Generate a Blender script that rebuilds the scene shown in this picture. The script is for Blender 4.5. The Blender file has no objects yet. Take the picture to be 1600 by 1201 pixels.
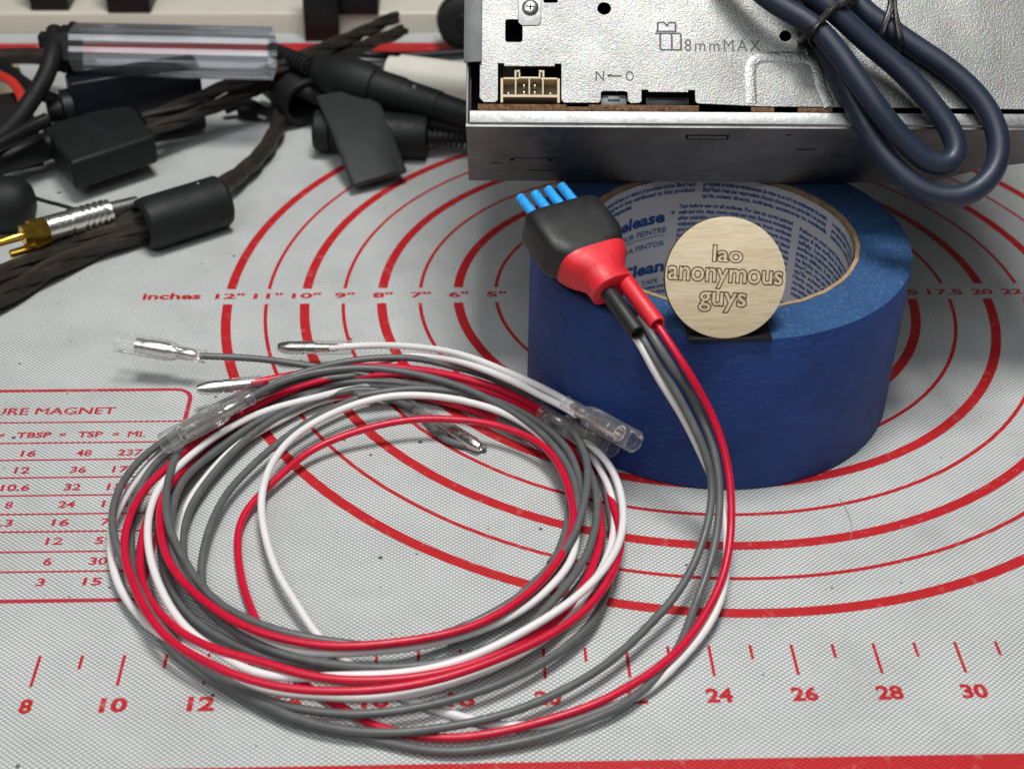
import bpy, bmesh, math, random
from mathutils import Vector, Matrix
random.seed(7)
S = 0.01                                   # all shapes below are written in centimetres
scene = bpy.context.scene
COL = scene.collection

# ------------------------------------------------------------------ camera
FPX, PITCH, ROLL, YAW = 2293.48, 0.618253, 0.012779, -0.038672
CAMP = Vector((-7.26681, -41.12825, 25.65864))
def _axes():
    cp, sp = math.cos(PITCH), math.sin(PITCH)
    fw = Vector((0, cp, -sp)); rt = Vector((1, 0, 0)); up = Vector((0, sp, cp))
    c, s = math.cos(ROLL), math.sin(ROLL)
    rt, up = c*rt + s*up, -s*rt + c*up
    M = Matrix.Rotation(YAW, 3, 'Z')
    return M @ rt, M @ up, M @ fw
RT, UP, FW = _axes()
cam_data = bpy.data.cameras.new("camera")
cam = bpy.data.objects.new("camera", cam_data); COL.objects.link(cam)
cam.matrix_world = Matrix(((RT.x, UP.x, -FW.x, CAMP.x*S), (RT.y, UP.y, -FW.y, CAMP.y*S),
                           (RT.z, UP.z, -FW.z, CAMP.z*S), (0, 0, 0, 1)))
cam_data.sensor_width = 36.0
cam_data.lens = 36.0*FPX/1600.0
cam_data.clip_start = 0.02; cam_data.clip_end = 20.0
cam_data.dof.use_dof = True
cam_data.dof.focus_distance = 0.40
cam_data.dof.aperture_fstop = 19.0
scene.camera = cam

# ------------------------------------------------------------------ light
world = bpy.data.worlds.new("World"); scene.world = world; world.use_nodes = True
bg = world.node_tree.nodes["Background"]
bg.inputs[0].default_value = (0.93, 0.97, 1.0, 1); bg.inputs[1].default_value = 0.05
def area(name, loc, target, size, power, col, size_y=None):
    l = bpy.data.lights.new(name, 'AREA'); l.energy = power; l.color = col
    l.shape = 'RECTANGLE'; l.size = size*S; l.size_y = (size_y or size)*S
    o = bpy.data.objects.new(name, l); COL.objects.link(o)
    o.location = Vector(loc)*S
    o.rotation_euler = (Vector(target)-Vector(loc)).to_track_quat('-Z', 'Y').to_euler()
    return o
area("bench_lamp", (-1.0, -9, 92), (-2, -3, 0), 23, 7.0, (1.0, 0.985, 0.955), 23)
area("room_lamp", (-30, -75, 115), (-4, 0, 0), 120, 7.4, (0.97, 0.98, 1.0), 80)
vs = scene.view_settings
vs.view_transform = 'Standard'; vs.look = 'None'; vs.exposure = 0; vs.gamma = 1; vs.use_curve_mapping = False

# ------------------------------------------------------------------ geometry helpers
def ray(px, py):
    return FW*FPX + RT*(px-800.0) - UP*(py-600.5)
def at(px, py, z=0.0):
    """point in the room, at height z, that the photograph shows at pixel (px, py)"""
    d = ray(px, py); t = (z-CAMP.z)/d.z
    return CAMP + d*t

class MB:
    """collects shapes (in cm) into one mesh"""
    def __init__(s): s.v = []; s.f = []; s.m = []
    def add(s, vs_, fs_, mi=0):
        b = len(s.v); s.v += [Vector(v) for v in vs_]
        s.f += [tuple(b+i for i in f) for f in fs_]; s.m += [mi]*len(fs_)
    def bm(s, bm_, mi=0):
        bm_.verts.index_update()
        s.add([v.co.copy() for v in bm_.verts], [[v.index for v in f.verts] for f in bm_.faces], mi); bm_.free()
    def box(s, c, ax, ay, az, d, bevel=0.0, seg=2, mi=0):
        bm_ = bmesh.new(); bmesh.ops.create_cube(bm_, size=1.0)
        for v in bm_.verts: v.co = Vector((v.co.x*d[0], v.co.y*d[1], v.co.z*d[2]))
        if bevel: bmesh.ops.bevel(bm_, geom=list(bm_.edges), offset=bevel, segments=seg, affect='EDGES', profile=0.5)
        c = Vector(c)
        for v in bm_.verts: v.co = c + ax*v.co.x + ay*v.co.y + az*v.co.z
        s.bm(bm_, mi)
    def prism(s, quad, down, bevel=0.0, seg=3, mi=0):
        """quad: four top corners; down: vector to the lower face"""
        bm_ = bmesh.new(); n = len(quad)
        t = [bm_.verts.new(q) for q in quad]; b = [bm_.verts.new(Vector(q)+down) for q in quad]
        bm_.faces.new(t); bm_.faces.new(list(reversed(b)))
        for i in range(n): bm_.faces.new((t[i], b[i], b[(i+1) % n], t[(i+1) % n]))
        bmesh.ops.recalc_face_normals(bm_, faces=list(bm_.faces))
        if bevel: bmesh.ops.bevel(bm_, geom=list(bm_.edges), offset=bevel, segments=seg, affect='EDGES', profile=0.5)
        s.bm(bm_, mi)
    def loft(s, rings, cap=True, mi=0):
        n = len(rings[0]); vs_ = [p for r in rings for p in r]; fs_ = []
        for i in range(len(rings)-1):
            for j in range(n):
                k = (j+1) % n
                fs_.append((i*n+j, i*n+k, (i+1)*n+k, (i+1)*n+j))
        if cap:
            fs_.append(tuple(reversed(range(n)))); fs_.append(tuple((len(rings)-1)*n+j for j in range(n)))
        s.add(vs_, fs_, mi)
    def lathe(s, o, d, prof, seg=32, cap=True, mi=0, ref=None):
        """prof: (distance along d, radius)"""
        d = Vector(d).normalized(); r = ref or Vector((0, 0, 1))
        a = d.cross(r); a = a.normalized() if a.length > 1e-4 else Vector((1, 0, 0)); b = d.cross(a)
        s.loft([[Vector(o)+d*t+(a*math.cos(2*math.pi*j/seg)+b*math.sin(2*math.pi*j/seg))*max(q, 1e-4) for j in range(seg)]
                for t, q in prof], cap, mi)
    def tube(s, pts, r, seg=12, cap=True, mi=0):
        n = len(pts); rr = r if callable(r) else (lambda t: r)
        T = []
        for i in range(n):
            T.append((pts[min(i+1, n-1)]-pts[max(i-1, 0)]).normalized())
        a = T[0].cross(Vector((0.13, 0.21, 1))).normalized(); rings = []
        for i in range(n):
            a = (a - T[i]*a.dot(T[i])).normalized(); b = T[i].cross(a); q = rr(i/(n-1))
            rings.append([pts[i]+(a*math.cos(2*math.pi*j/seg)+b*math.sin(2*math.pi*j/seg))*q for j in range(seg)])
        s.loft(rings, cap, mi)

def spline(ctrl, step=0.16, smooth=3):
    """Catmull-Rom through the control points, resampled and lightly smoothed"""
    c = [ctrl[0]*2-ctrl[1]] + list(ctrl) + [ctrl[-1]*2-ctrl[-2]]; out = []
    for i in range(1, len(c)-2):
        p0, p1, p2, p3 = c[i-1:i+3]; k = max(2, int((p2-p1).length/step))
        t0 = 0.0; t1 = t0+max((p1-p0).length, 1e-3)**.5; t2 = t1+max((p2-p1).length, 1e-3)**.5; t3 = t2+max((p3-p2).length, 1e-3)**.5
        for j in range(k):
            t = t1+(t2-t1)*j/k
            a1 = p0*((t1-t)/(t1-t0))+p1*((t-t0)/(t1-t0)); a2 = p1*((t2-t)/(t2-t1))+p2*((t-t1)/(t2-t1)); a3 = p2*((t3-t)/(t3-t2))+p3*((t-t2)/(t3-t2))
            b1 = a1*((t2-t)/(t2-t0))+a2*((t-t0)/(t2-t0)); b2 = a2*((t3-t)/(t3-t1))+a3*((t-t1)/(t3-t1))
            out.append(b1*((t2-t)/(t2-t1))+b2*((t-t1)/(t2-t1)))
    out.append(ctrl[-1].copy())
    for _ in range(smooth):
        out = [out[0]] + [out[i-1]*.25+out[i]*.5+out[i+1]*.25 for i in range(1, len(out)-1)] + [out[-1]]
    return out

def link(name, mb, mats, parent=None, smooth=True, angle=40):
    me = bpy.data.meshes.new(name)
    o = bpy.data.objects.new(name, me); COL.objects.link(o)
    base = Vector((0, 0, 0))
    p = parent
    while p is not None:
        base += p.location; p = p.parent
    if parent is not None: o.parent = parent
    me.from_pydata([tuple(v*S-base) for v in mb.v], [], mb.f)
    for m in (mats if isinstance(mats, (list, tuple)) else [mats]): me.materials.append(m)
    me.polygons.foreach_set('material_index', mb.m)
    bm_ = bmesh.new(); bm_.from_mesh(me); bmesh.ops.recalc_face_normals(bm_, faces=list(bm_.faces)) if len(bm_.faces) < 60000 else None
    bm_.to_mesh(me); bm_.free()
    if smooth:
        me.polygons.foreach_set('use_smooth', [True]*len(me.polygons))
        me.set_sharp_from_angle(angle=math.radians(angle))
    me.update()
    return o
def thing(name, label, cat, loc=(0, 0, 0), group=None):
    o = bpy.data.objects.new(name, None); COL.objects.link(o)
    o.empty_display_size = 0.01
    o.location = Vector(loc)*S; o['label'] = label; o['category'] = cat
    if group: o['group'] = group
    return o
def tag(o, label, cat, group=None):
    o['label'] = label; o['category'] = cat
    if group: o['group'] = group
    return o

def text_geo(string, bold=0.0, outline=0.0, spacing=1.0, res=3):
    """vertices (2D, in units where the font size is 1) and faces of a line of lettering"""
    c = bpy.data.curves.new("lettering", 'FONT'); c.body = string; c.size = 1.0; c.offset = bold
    c.space_character = spacing; c.resolution_u = res
    if outline:
        c.fill_mode = 'NONE'; c.bevel_depth = outline; c.bevel_resolution = 1
    o = bpy.data.objects.new("lettering", c); COL.objects.link(o)
    bpy.context.view_layer.update()
    dg = bpy.context.evaluated_depsgraph_get()
    me = bpy.data.meshes.new_from_object(o.evaluated_get(dg))
    v = [x.co.copy() for x in me.vertices]; f = [tuple(p.vertices) for p in me.polygons]
    bpy.data.objects.remove(o); bpy.data.curves.remove(c); bpy.data.meshes.remove(me)
    return v, f
def text_fit(string, w=None, h=None, cap=None, **k):
    """lettering centred on 0,0, scaled to a width w and a height h (cm)"""
    v, f = text_geo(string, **k)
    x0, x1 = min(p.x for p in v), max(p.x for p in v); y0, y1 = min(p.y for p in v), max(p.y for p in v)
    sy = h/(y1-y0) if h else (cap/0.70 if cap else 1); sx = w/(x1-x0) if w else sy
    return [Vector(((p.x-(x0+x1)/2)*sx, (p.y-(y0+y1)/2 if h else p.y)*sy, p.z*min(sx, sy))) for p in v], f

# ------------------------------------------------------------------ materials
def mat_new(name):
    m = bpy.data.materials.new(name); m.use_nodes = True
    nt = m.node_tree; b = nt.nodes['Principled BSDF']
    return m, nt, b
class N:
    def __init__(s, nt): s.nt = nt
    def n(s, t, **k):
        x = s.nt.nodes.new(t)
        for a, v in k.items(): setattr(x, a, v)
        return x
    def l(s, a, b): s.nt.links.new(a, b)
    def val(s, sock, v):
        if hasattr(v, 'is_output'): s.l(v, sock)
        else: sock.default_value = v
    def math(s, op, a, b=None, c=None, clamp=False):
        x = s.n('ShaderNodeMath', operation=op, use_clamp=clamp); s.val(x.inputs[0], a)
        if b is not None: s.val(x.inputs[1], b)
        if c is not None: s.val(x.inputs[2], c)
        return x.outputs[0]
    def noise(s, vec, scale, detail=3, rough=0.55):
        x = s.n('ShaderNodeTexNoise'); s.val(x.inputs['Scale'], scale); x.inputs['Detail'].default_value = detail
        x.inputs['Roughness'].default_value = rough
        if vec is not None: s.l(vec, x.inputs['Vector'])
        return x.outputs['Fac']
    def ramp(s, fac, a, b, ca, cb):
        x = s.n('ShaderNodeValToRGB'); s.l(fac, x.inputs[0]); e = x.color_ramp.elements
        e[0].position = a; e[0].color = (*ca, 1); e[1].position = b; e[1].color = (*cb, 1)
        return x.outputs[0]
    def mrange(s, v, a, b, c=0.0, d=1.0):
        x = s.n('ShaderNodeMapRange'); s.l(v, x.inputs[0])
        for i, q in enumerate((a, b, c, d)): x.inputs[i+1].default_value = q
        return x.outputs[0]
    def mix(s, f, a, b, mode='MIX'):
        x = s.n('ShaderNodeMix', data_type='RGBA', blend_type=mode); s.val(x.inputs[0], f)
        for i, q in ((6, a), (7, b)):
            if hasattr(q, 'is_output'): s.l(q, x.inputs[i])
            else: x.inputs[i].default_value = (*q, 1)
        return x.outputs[2]
    def obj(s): return s.n('ShaderNodeTexCoord').outputs['Object']
    def bump(s, h, strength, dist, b, prev=None):
        x = s.n('ShaderNodeBump'); x.inputs['Strength'].default_value = strength; x.inputs['Distance'].default_value = dist
        s.l(h, x.inputs['Height'])
        if prev is not None: s.l(prev, x.inputs['Normal'])
        if b is not None: s.l(x.outputs[0], b.inputs['Normal'])
        return x.outputs[0]

def plain(name, col, rough=0.5, metal=0.0, spec=0.5, var=0.12, scale=90.0, bump=0.0, bscale=900.0, sss=0.0):
    m, nt, b = mat_new(name); g = N(nt); o = g.obj()
    nz = g.noise(o, scale, 4)
    c = g.mix(g.mrange(nz, 0.3, 0.7), tuple(x*(1-var) for x in col), tuple(min(1, x*(1+var)) for x in col))
    g.l(c, b.inputs['Base Color'])
    g.l(g.mrange(g.noise(o, scale*3.1, 3), 0.3, 0.7, max(0.02, rough-0.07), rough+0.07), b.inputs['Roughness'])
    b.inputs['Metallic'].default_value = metal; b.inputs['Specular IOR Level'].default_value = spec
    if bump: g.bump(g.noise(o, bscale, 4), bump, 0.0004, b)
    if sss:
        b.inputs['Subsurface Weight'].default_value = sss; b.inputs['Subsurface Radius'].default_value = (0.002, 0.001, 0.001)
    return m

def weave_nodes(g, o):
    """plain weave of the glass-cloth mat: 0 in the gaps, 1 on top of a thread"""
    wob = g.n('ShaderNodeVectorMath', operation='ADD')
    nz = g.n('ShaderNodeTexNoise'); nz.inputs['Scale'].default_value = 35.0; nz.inputs['Detail'].default_value = 1; g.l(o, nz.inputs['Vector'])
    sc = g.n('ShaderNodeVectorMath', operation='SCALE'); g.l(nz.outputs['Color'], sc.inputs[0]); sc.inputs['Scale'].default_value = 0.0016
    g.l(o, wob.inputs[0]); g.l(sc.outputs[0], wob.inputs[1])
    x = g.n('ShaderNodeSeparateXYZ'); g.l(wob.outputs[0], x.inputs[0])
    k = 2*math.pi/0.00162
    a = g.math('COSINE', g.math('MULTIPLY', x.outputs[0], k)); b = g.math('COSINE', g.math('MULTIPLY', x.outputs[1], k*1.28))
    w = g.math('MULTIPLY', a, b)
    return g.mrange(w, -0.15, 0.72), w

def make_mat_surface():
    m, nt, b = mat_new("woven_silicone_mat"); g = N(nt); o = g.obj()
    w, raw = weave_nodes(g, o)
    grime = g.noise(o, 9.0, 5, 0.6)
    fine = g.noise(o, 60.0, 4, 0.6)
    hi = g.mix(g.mrange(grime, 0.35, 0.68), (0.87, 0.888, 0.872), (0.72, 0.735, 0.72))
    lo = g.mix(g.mrange(fine, 0.3, 0.7), (0.295, 0.312, 0.308), (0.385, 0.402, 0.398))
    c = g.mix(w, lo, hi)
    # dirt smears and burnt crumbs
    sm = g.mrange(g.noise(o, 22.0, 6, 0.7), 0.53, 0.78, 0.0, 0.42)
    c = g.mix(sm, c, (0.27, 0.27, 0.25))
    for sc, thr, seed in ((95.0, 0.085, 0.0), (210.0, 0.075, 3.7), (130.0, 0.07, 7.1)):
        mp = g.n('ShaderNodeMapping'); mp.inputs['Location'].default_value = (seed, seed*.6, 0); g.l(o, mp.inputs['Vector'])
        v = g.n('ShaderNodeTexVoronoi'); v.inputs['Scale'].default_value = sc; g.l(mp.outputs[0], v.inputs['Vector'])
        sep = g.n('ShaderNodeSeparateColor'); g.l(v.outputs['Color'], sep.inputs[0])
        dist = g.math('ADD', v.outputs['Distance'], g.math('MULTIPLY', g.math('SUBTRACT', fine, 0.5), 0.10))
        spot = g.math('MULTIPLY', g.math('LESS_THAN', dist, g.math('MULTIPLY', sep.outputs[0], thr)), g.math('GREATER_THAN', sep.outputs[1], 0.48))
        c = g.mix(g.math('MULTIPLY', spot, 0.85), c, (0.02, 0.02, 0.02))
    g.l(c, b.inputs['Base Color'])
    b.inputs['Roughness'].default_value = 0.55; b.inputs['Specular IOR Level'].default_value = 0.35
    n1 = g.bump(g.noise(o, 13.0, 3, 0.45), 0.5, 0.010, None)
    g.bump(raw, 0.5, 0.00022, b, n1)
    return m
def make_ink(name, col, pale):
    m, nt, b = mat_new(name); g = N(nt); o = g.obj()
    w, raw = weave_nodes(g, o)
    wear = g.noise(o, 260.0, 4, 0.7)
    c = g.mix(w, tuple(x*0.72 for x in col), col)
    worn = g.math('MULTIPLY', g.mrange(wear, 0.56, 0.8), pale)
    c = g.mix(worn, c, (0.62, 0.45, 0.44))
    c = g.mix(g.mrange(g.noise(o, 500.0, 3, 0.7), 0.70, 0.76, 0, 0.5), c, (0.03, 0.01, 0.01))
    g.l(c, b.inputs['Base Color']); b.inputs['Roughness'].default_value = 0.5; b.inputs['Specular IOR Level'].default_value = 0.35
    g.bump(raw, 0.45, 0.00012, b)
    return m
def make_galvanised():
    m, nt, b = mat_new("galvanised_steel"); g = N(nt); o = g.obj()
    v = g.n('ShaderNodeTexVoronoi'); v.inputs['Scale'].default_value = 1900.0; g.l(o, v.inputs['Vector'])
    n2 = g.noise(o, 2100.0, 2, 0.5)
    c = g.mix(g.mrange(g.noise(o, 60.0, 3), 0.3, 0.7), (0.185, 0.19, 0.186), (0.29, 0.295, 0.285))
    hue = g.mix(0.05, c, v.outputs['Color'], 'MIX')
    sh = g.mix(g.mrange(g.noise(o, 2300.0, 2, 0.6), 0.40, 0.62), (0.90, 0.90, 0.92), (1.24, 1.23, 1.18)); g.l(g.mix(1.0, hue, sh, 'MULTIPLY'), b.inputs['Base Color']); b.inputs['Metallic'].default_value = 1.0
    g.l(g.mrange(n2, 0.3, 0.7, 0.44, 0.54), b.inputs['Roughness'])
    n1 = g.bump(n2, 0.32, 0.0004, None)
    g.bump(g.noise(o, 30.0, 2), 0.12, 0.004, b, n1)
    return m
def make_tape_side():
    m, nt, b = mat_new("blue_crepe_tape"); g = N(nt); o = g.obj()
    mp = g.n('ShaderNodeMapping'); mp.inputs['Scale'].default_value = (1, 1, 2.4); g.l(o, mp.inputs['Vector'])
    nz = g.noise(mp.outputs[0], 380.0, 5, 0.65)
    big = g.noise(o, 40.0, 4)
    c = g.mix(g.mrange(big, 0.3, 0.7), (0.009, 0.033, 0.155), (0.016, 0.052, 0.225))
    c = g.mix(g.mrange(nz, 0.48, 0.72, 0, 0.6), c, (0.034, 0.085, 0.26))
    c = g.mix(g.mrange(g.noise(o, 130.0, 5, 0.7), 0.5, 0.75, 0, 0.5), c, (0.005, 0.016, 0.08))
    g.l(c, b.inputs['Base Color']); b.inputs['Roughness'].default_value = 0.55; b.inputs['Specular IOR Level'].default_value = 0.3
    g.bump(nz, 0.6, 0.0009, b)
    return m
def make_tape_edge():
    m, nt, b = mat_new("blue_tape_edges"); g = N(nt); o = g.obj()
    sep = g.n('ShaderNodeSeparateXYZ'); g.l(o, sep.inputs[0])
    r = g.math('SQRT', g.math('ADD', g.math('POWER', sep.outputs[0], 2.0), g.math('POWER', sep.outputs[1], 2.0)))
    cmb = g.n('ShaderNodeCombineXYZ'); g.l(r, cmb.inputs[0])
    rings = g.noise(cmb.outputs[0], 2600.0, 4, 0.6); sp = g.noise(o, 900.0, 4, 0.7); big = g.noise(o, 70.0, 4)
    c = g.mix(g.mrange(rings, 0.35, 0.65), (0.018, 0.065, 0.175), (0.040, 0.112, 0.26))
    c = g.mix(g.mrange(big, 0.4, 0.7, 0, 0.6), c, (0.020, 0.062, 0.15))
    c = g.mix(g.mrange(sp, 0.50, 0.72, 0, 0.55), c, (0.13, 0.22, 0.38))
    c = g.mix(g.mrange(g.noise(o, 1500.0, 3, 0.7), 0.50, 0.66, 0, 0.6), c, (0.018, 0.06, 0.17))
    c = g.mix(g.mrange(g.noise(o, 1300.0, 2), 0.72, 0.78, 0, 0.7), c, (0.55, 0.55, 0.5))
    c = g.mix(g.mrange(g.noise(o, 700.0, 4, .7), 0.66, 0.74, 0, 0.7), c, (0.02, 0.03, 0.06))
    g.l(c, b.inputs['Base Color']); b.inputs['Roughness'].default_value = 0.75; b.inputs['Specular IOR Level'].default_value = 0.2
    n1 = g.bump(rings, 0.4, 0.0004, None); g.bump(sp, 0.4, 0.0005, b, n1)
    return m
def make_wood():
    m, nt, b = mat_new("pale_plywood"); g = N(nt); o = g.obj()
    mp = g.n('ShaderNodeMapping'); mp.inputs['Scale'].default_value = (0.09, 1, 1); mp.inputs['Rotation'].default_value = (0, math.radians(3), 0)
    g.l(o, mp.inputs['Vector'])
    a = g.noise(mp.outputs[0], 1900.0, 4, 0.7); d = g.noise(mp.outputs[0], 600.0, 4, 0.6); big = g.noise(o, 70.0, 3)
    c = g.mix(g.mrange(a, 0.35, 0.65), (0.52, 0.42, 0.265), (0.69, 0.59, 0.41))
    c = g.mix(g.mrange(d, 0.35, 0.7, 0, 0.55), c, (0.75, 0.655, 0.475))
    c = g.mix(g.mrange(big, 0.55, 0.8, 0, 0.5), c, (0.50, 0.41, 0.28))
    g.l(c, b.inputs['Base Color']); b.inputs['Roughness'].default_value = 0.55; b.inputs['Specular IOR Level'].default_value = 0.3
    g.bump(a, 0.3, 0.0003, b)
    return m
def make_clear(name, tint=(0.93, 0.94, 0.94), milk=0.06, rough=0.06, face=0.015, edge=0.5):
    m, nt, b = mat_new(name); g = N(nt); nt.nodes.remove(b)
    out = nt.nodes['Material Output']
    tr = g.n('ShaderNodeBsdfTransparent'); tr.inputs[0].default_value = (*tint, 1)
    gl = g.n('ShaderNodeBsdfGlossy'); gl.inputs['Roughness'].default_value = rough; gl.inputs['Color'].default_value = (1, 1, 1, 1)
    df = g.n('ShaderNodeBsdfDiffuse'); df.inputs[0].default_value = (0.8, 0.8, 0.8, 1)
    nz = g.noise(g.obj(), 500.0, 3)
    bp = g.n('ShaderNodeBump'); bp.inputs['Strength'].default_value = 0.12; bp.inputs['Distance'].default_value = 0.0002; g.l(nz, bp.inputs['Height'])
    g.l(bp.outputs[0], gl.inputs['Normal'])
    fr = g.n('ShaderNodeLayerWeight'); fr.inputs['Blend'].default_value = 0.28
    m1 = g.n('ShaderNodeMixShader'); g.l(g.math('MULTIPLY_ADD', fr.outputs['Facing'], milk*3.0, milk*0.7, clamp=True), m1.inputs[0]); g.l(tr.outputs[0], m1.inputs[1]); g.l(df.outputs[0], m1.inputs[2])
    m2 = g.n('ShaderNodeMixShader'); g.l(g.math('MULTIPLY_ADD', fr.outputs['Fresnel'], edge, face, clamp=True), m2.inputs[0]); g.l(m1.outputs[0], m2.inputs[1]); g.l(gl.outputs[0], m2.inputs[2])
    g.l(m2.outputs[0], out.inputs[0])
    return m
def make_pcb():
    m, nt, b = mat_new("brown_circuit_board"); g = N(nt); o = g.obj()
    nz = g.noise(o, 900.0, 5, 0.7)
    c = g.ramp(nz, 0.35, 0.7, (0.05, 0.022, 0.01), (0.26, 0.13, 0.055))
    g.l(c, b.inputs['Base Color']); b.inputs['Roughness'].default_value = 0.8; g.bump(nz, 0.6, 0.0006, b)
    return m

M_MAT = make_mat_surface()
M_INK = make_ink("red_print", (0.58, 0.014, 0.02), 0.38)
M_INKP = make_ink("faded_red_print", (0.56, 0.03, 0.06), 0.6)
M_GALV = make_galvanised()
M_DULL = plain("dull_zinc_sheet", (0.25, 0.246, 0.238), 0.43, 1.0, var=0.2, bump=0.1)
M_LIP = plain("plain_zinc_edge", (0.38, 0.39, 0.385), 0.5, 1.0, var=0.08, scale=200, bump=0.25, bscale=700)
M_RIB = plain("pressed_zinc_rib", (0.30, 0.305, 0.30), 0.42, 1.0, var=0.12, scale=500, bump=0.5, bscale=1600)
M_BRACKET = plain("grey_bracket_steel", (0.16, 0.165, 0.165), 0.5, 0.6, var=0.08)
M_SHADE = plain("interior_shade", (0.008, 0.008, 0.009), 0.8, spec=0.1)  # near-black that puts the shade of openings and recesses into colour
M_PCB = make_pcb()
M_CREAM = plain("cream_nylon", (0.60, 0.50, 0.33), 0.45, var=0.08)
M_CREAMSHADE = plain("shaded_cream_nylon", (0.20, 0.15, 0.09), 0.6)  # darker copy of the cream, paints the shade on the socket floor
M_SILVER = plain("nickel_plate", (0.82, 0.81, 0.78), 0.28, 1.0, var=0.06, scale=300)
M_STEEL = plain("tinned_brass", (0.66, 0.645, 0.61), 0.28, 1.0, var=0.1, scale=300)
M_GOLD = plain("gold_plate", (0.95, 0.62, 0.10), 0.22, 1.0, var=0.06)
M_TAPE = make_tape_side(); M_TAPETOP = make_tape_edge()
M_KRAFT = plain("kraft_card", (0.36, 0.25, 0.14), 0.8, var=0.25, scale=300, bump=0.5, bscale=900, spec=0.2)
M_LINER = plain("white_liner_paper", (0.68, 0.70, 0.74), 0.7, var=0.04, spec=0.2)
M_BLUEINK = plain("blue_print", (0.02, 0.10, 0.33), 0.7, spec=0.2)
M_WOOD = make_wood()
M_BURN = plain("burnt_wood", (0.085, 0.045, 0.020), 0.8, var=0.4, scale=700, spec=0.2)
M_GREYW = plain("grey_wire_jacket", (0.115, 0.122, 0.122), 0.40, var=0.14, scale=260)
M_WHITEW = plain("white_wire_jacket", (0.80, 0.785, 0.78), 0.38, var=0.03, scale=120, sss=0.15)
M_REDW = plain("crimson_wire_jacket", (0.60, 0.004, 0.035), 0.36, var=0.12, scale=260)
M_SHRINK = plain("black_heat_shrink", (0.012, 0.0125, 0.013), 0.5, var=0.2, scale=120, bump=0.22, bscale=220)
M_REDSHRINK = plain("red_heat_shrink", (0.74, 0.022, 0.035), 0.45, var=0.12, scale=160, bump=0.5, bscale=140)
M_BLUEPIN = plain("sky_blue_sleeve", (0.025, 0.36, 0.90), 0.45, var=0.2, scale=700, bump=0.25, bscale=900)
M_PRINTDK = plain("dark_fleck_print", (0.02, 0.05, 0.12), 0.6)
M_CLEAR = make_clear("clear_vinyl_sleeve", (0.97, 0.97, 0.97), milk=0.085, rough=0.10, face=0.02, edge=0.5)
M_CLEAR2 = make_clear("clear_pack_plastic", (0.84, 0.85, 0.87), milk=0.03, rough=0.09, face=0.07, edge=0.7)
M_NAVY = plain("navy_rubber_cable", (0.014, 0.023, 0.045), 0.45, var=0.08, scale=60, bump=0.06, bscale=1200)
M_BLACKP = plain("black_plastic", (0.008, 0.0085, 0.009), 0.42, var=0.15, scale=60, spec=0.28)
M_BLACKM = plain("matt_black_plastic", (0.010, 0.0115, 0.012), 0.55, var=0.1, scale=60, spec=0.28)
M_RUBBER = plain("black_rubber", (0.010, 0.010, 0.0105), 0.6, var=0.15, spec=0.28)
M_TIE = plain("black_twist_tie", (0.008, 0.008, 0.008), 0.35, var=0.2, bump=0.3)
M_NAVYBOX = plain("blue_black_plastic", (0.007, 0.009, 0.014), 0.38, var=0.1, spec=0.28)
M_FLATSHR = plain("grey_black_heat_shrink", (0.026, 0.028, 0.029), 0.45, var=0.12, scale=40, spec=0.28)
M_SMOKE = plain("smoky_brown_cable", (0.027, 0.0215, 0.0175), 0.46, var=0.4, scale=160, spec=0.28)
M_WHITEP = plain("cream_white_plastic", (0.70, 0.68, 0.60), 0.28, var=0.03)
M_BENCH = plain("cream_bench_top", (0.62, 0.59, 0.50), 0.4, var=0.05, scale=15)
M_TRAY = plain("cream_tray_plastic", (0.64, 0.61, 0.52), 0.35, var=0.04, scale=20)
M_BLUEDK = plain("printed_grey_marks", (0.10, 0.10, 0.11), 0.6)
M_PALEMARK = plain("pale_grey_print", (0.30, 0.31, 0.33), 0.6)
M_REDC = plain("red_cable_jacket", (0.55, 0.03, 0.02), 0.4)

X, Y, Z = Vector((1, 0, 0)), Vector((0, 1, 0)), Vector((0, 0, 1))

# ------------------------------------------------------------------ bench and mat
b = MB(); b.box((0, 20, -2.12), X, Y, Z, (190, 130, 4))
o = link("workbench", b, M_BENCH); o['kind'] = 'structure'

mat_obj = thing("baking_mat", "grey woven baking mat printed with red measuring circles, tables and rulers", "mat", (0, 0, 0))
b = MB(); b.box((0, 0.85, -0.06), X, Y, Z, (66, 43.5, 0.115)); link("mat_sheet", b, M_MAT, mat_obj)
INK_Z = 0.004
def ring(mbq, R, wd, gap, n=220):
    for a0, a1 in ((math.asin(gap/R), math.pi-math.asin(gap/R)), (math.pi+math.asin(gap/R), 2*math.pi-math.asin(gap/R))):
        vs_ = []; fs_ = []
        for i in range(n+1):
            a = a0+(a1-a0)*i/n
            for q in (R-wd/2, R+wd/2):
                vs_.append(Vector((q*math.cos(a), q*math.sin(a)+0.03, INK_Z)))
            if i: fs_.append((2*i-2, 2*i-1, 2*i+1, 2*i))
        mbq.add(vs_, fs_)
def strip(mbq, p, q, wd, z=INK_Z):
    p = Vector(p).to_3d(); q = Vector(q).to_3d(); d = (q-p).normalized(); s = Vector((-d.y, d.x, 0))*wd/2
    mbq.add([Vector((v.x, v.y, z)) for v in (p-s, q-s, q+s, p+s)], [(0, 1, 2, 3)])
def flat_text(mbq, string, cx, cy, w=None, h=None, z=INK_Z, **k):
    v, f = text_fit(string, w, h, **k)
    mbq.add([Vector((p.x+cx, p.y+cy, z)) for p in v], f)
circ = MB()
for i in range(4, 13):
    ring(circ, i*1.249, 0.31 if i % 2 == 0 else 0.115, 0.47)
strip(circ, (-31.2, -19.88), (31.2, -19.88), 0.75); strip(circ, (-31.2, 20.75), (31.2, 20.75), 1.15)
strip(circ, (-31.2, -20.25), (-31.2, 21.25), 0.75); strip(circ, (31.2, -20.25), (31.2, 21.25), 0.75)
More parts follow.
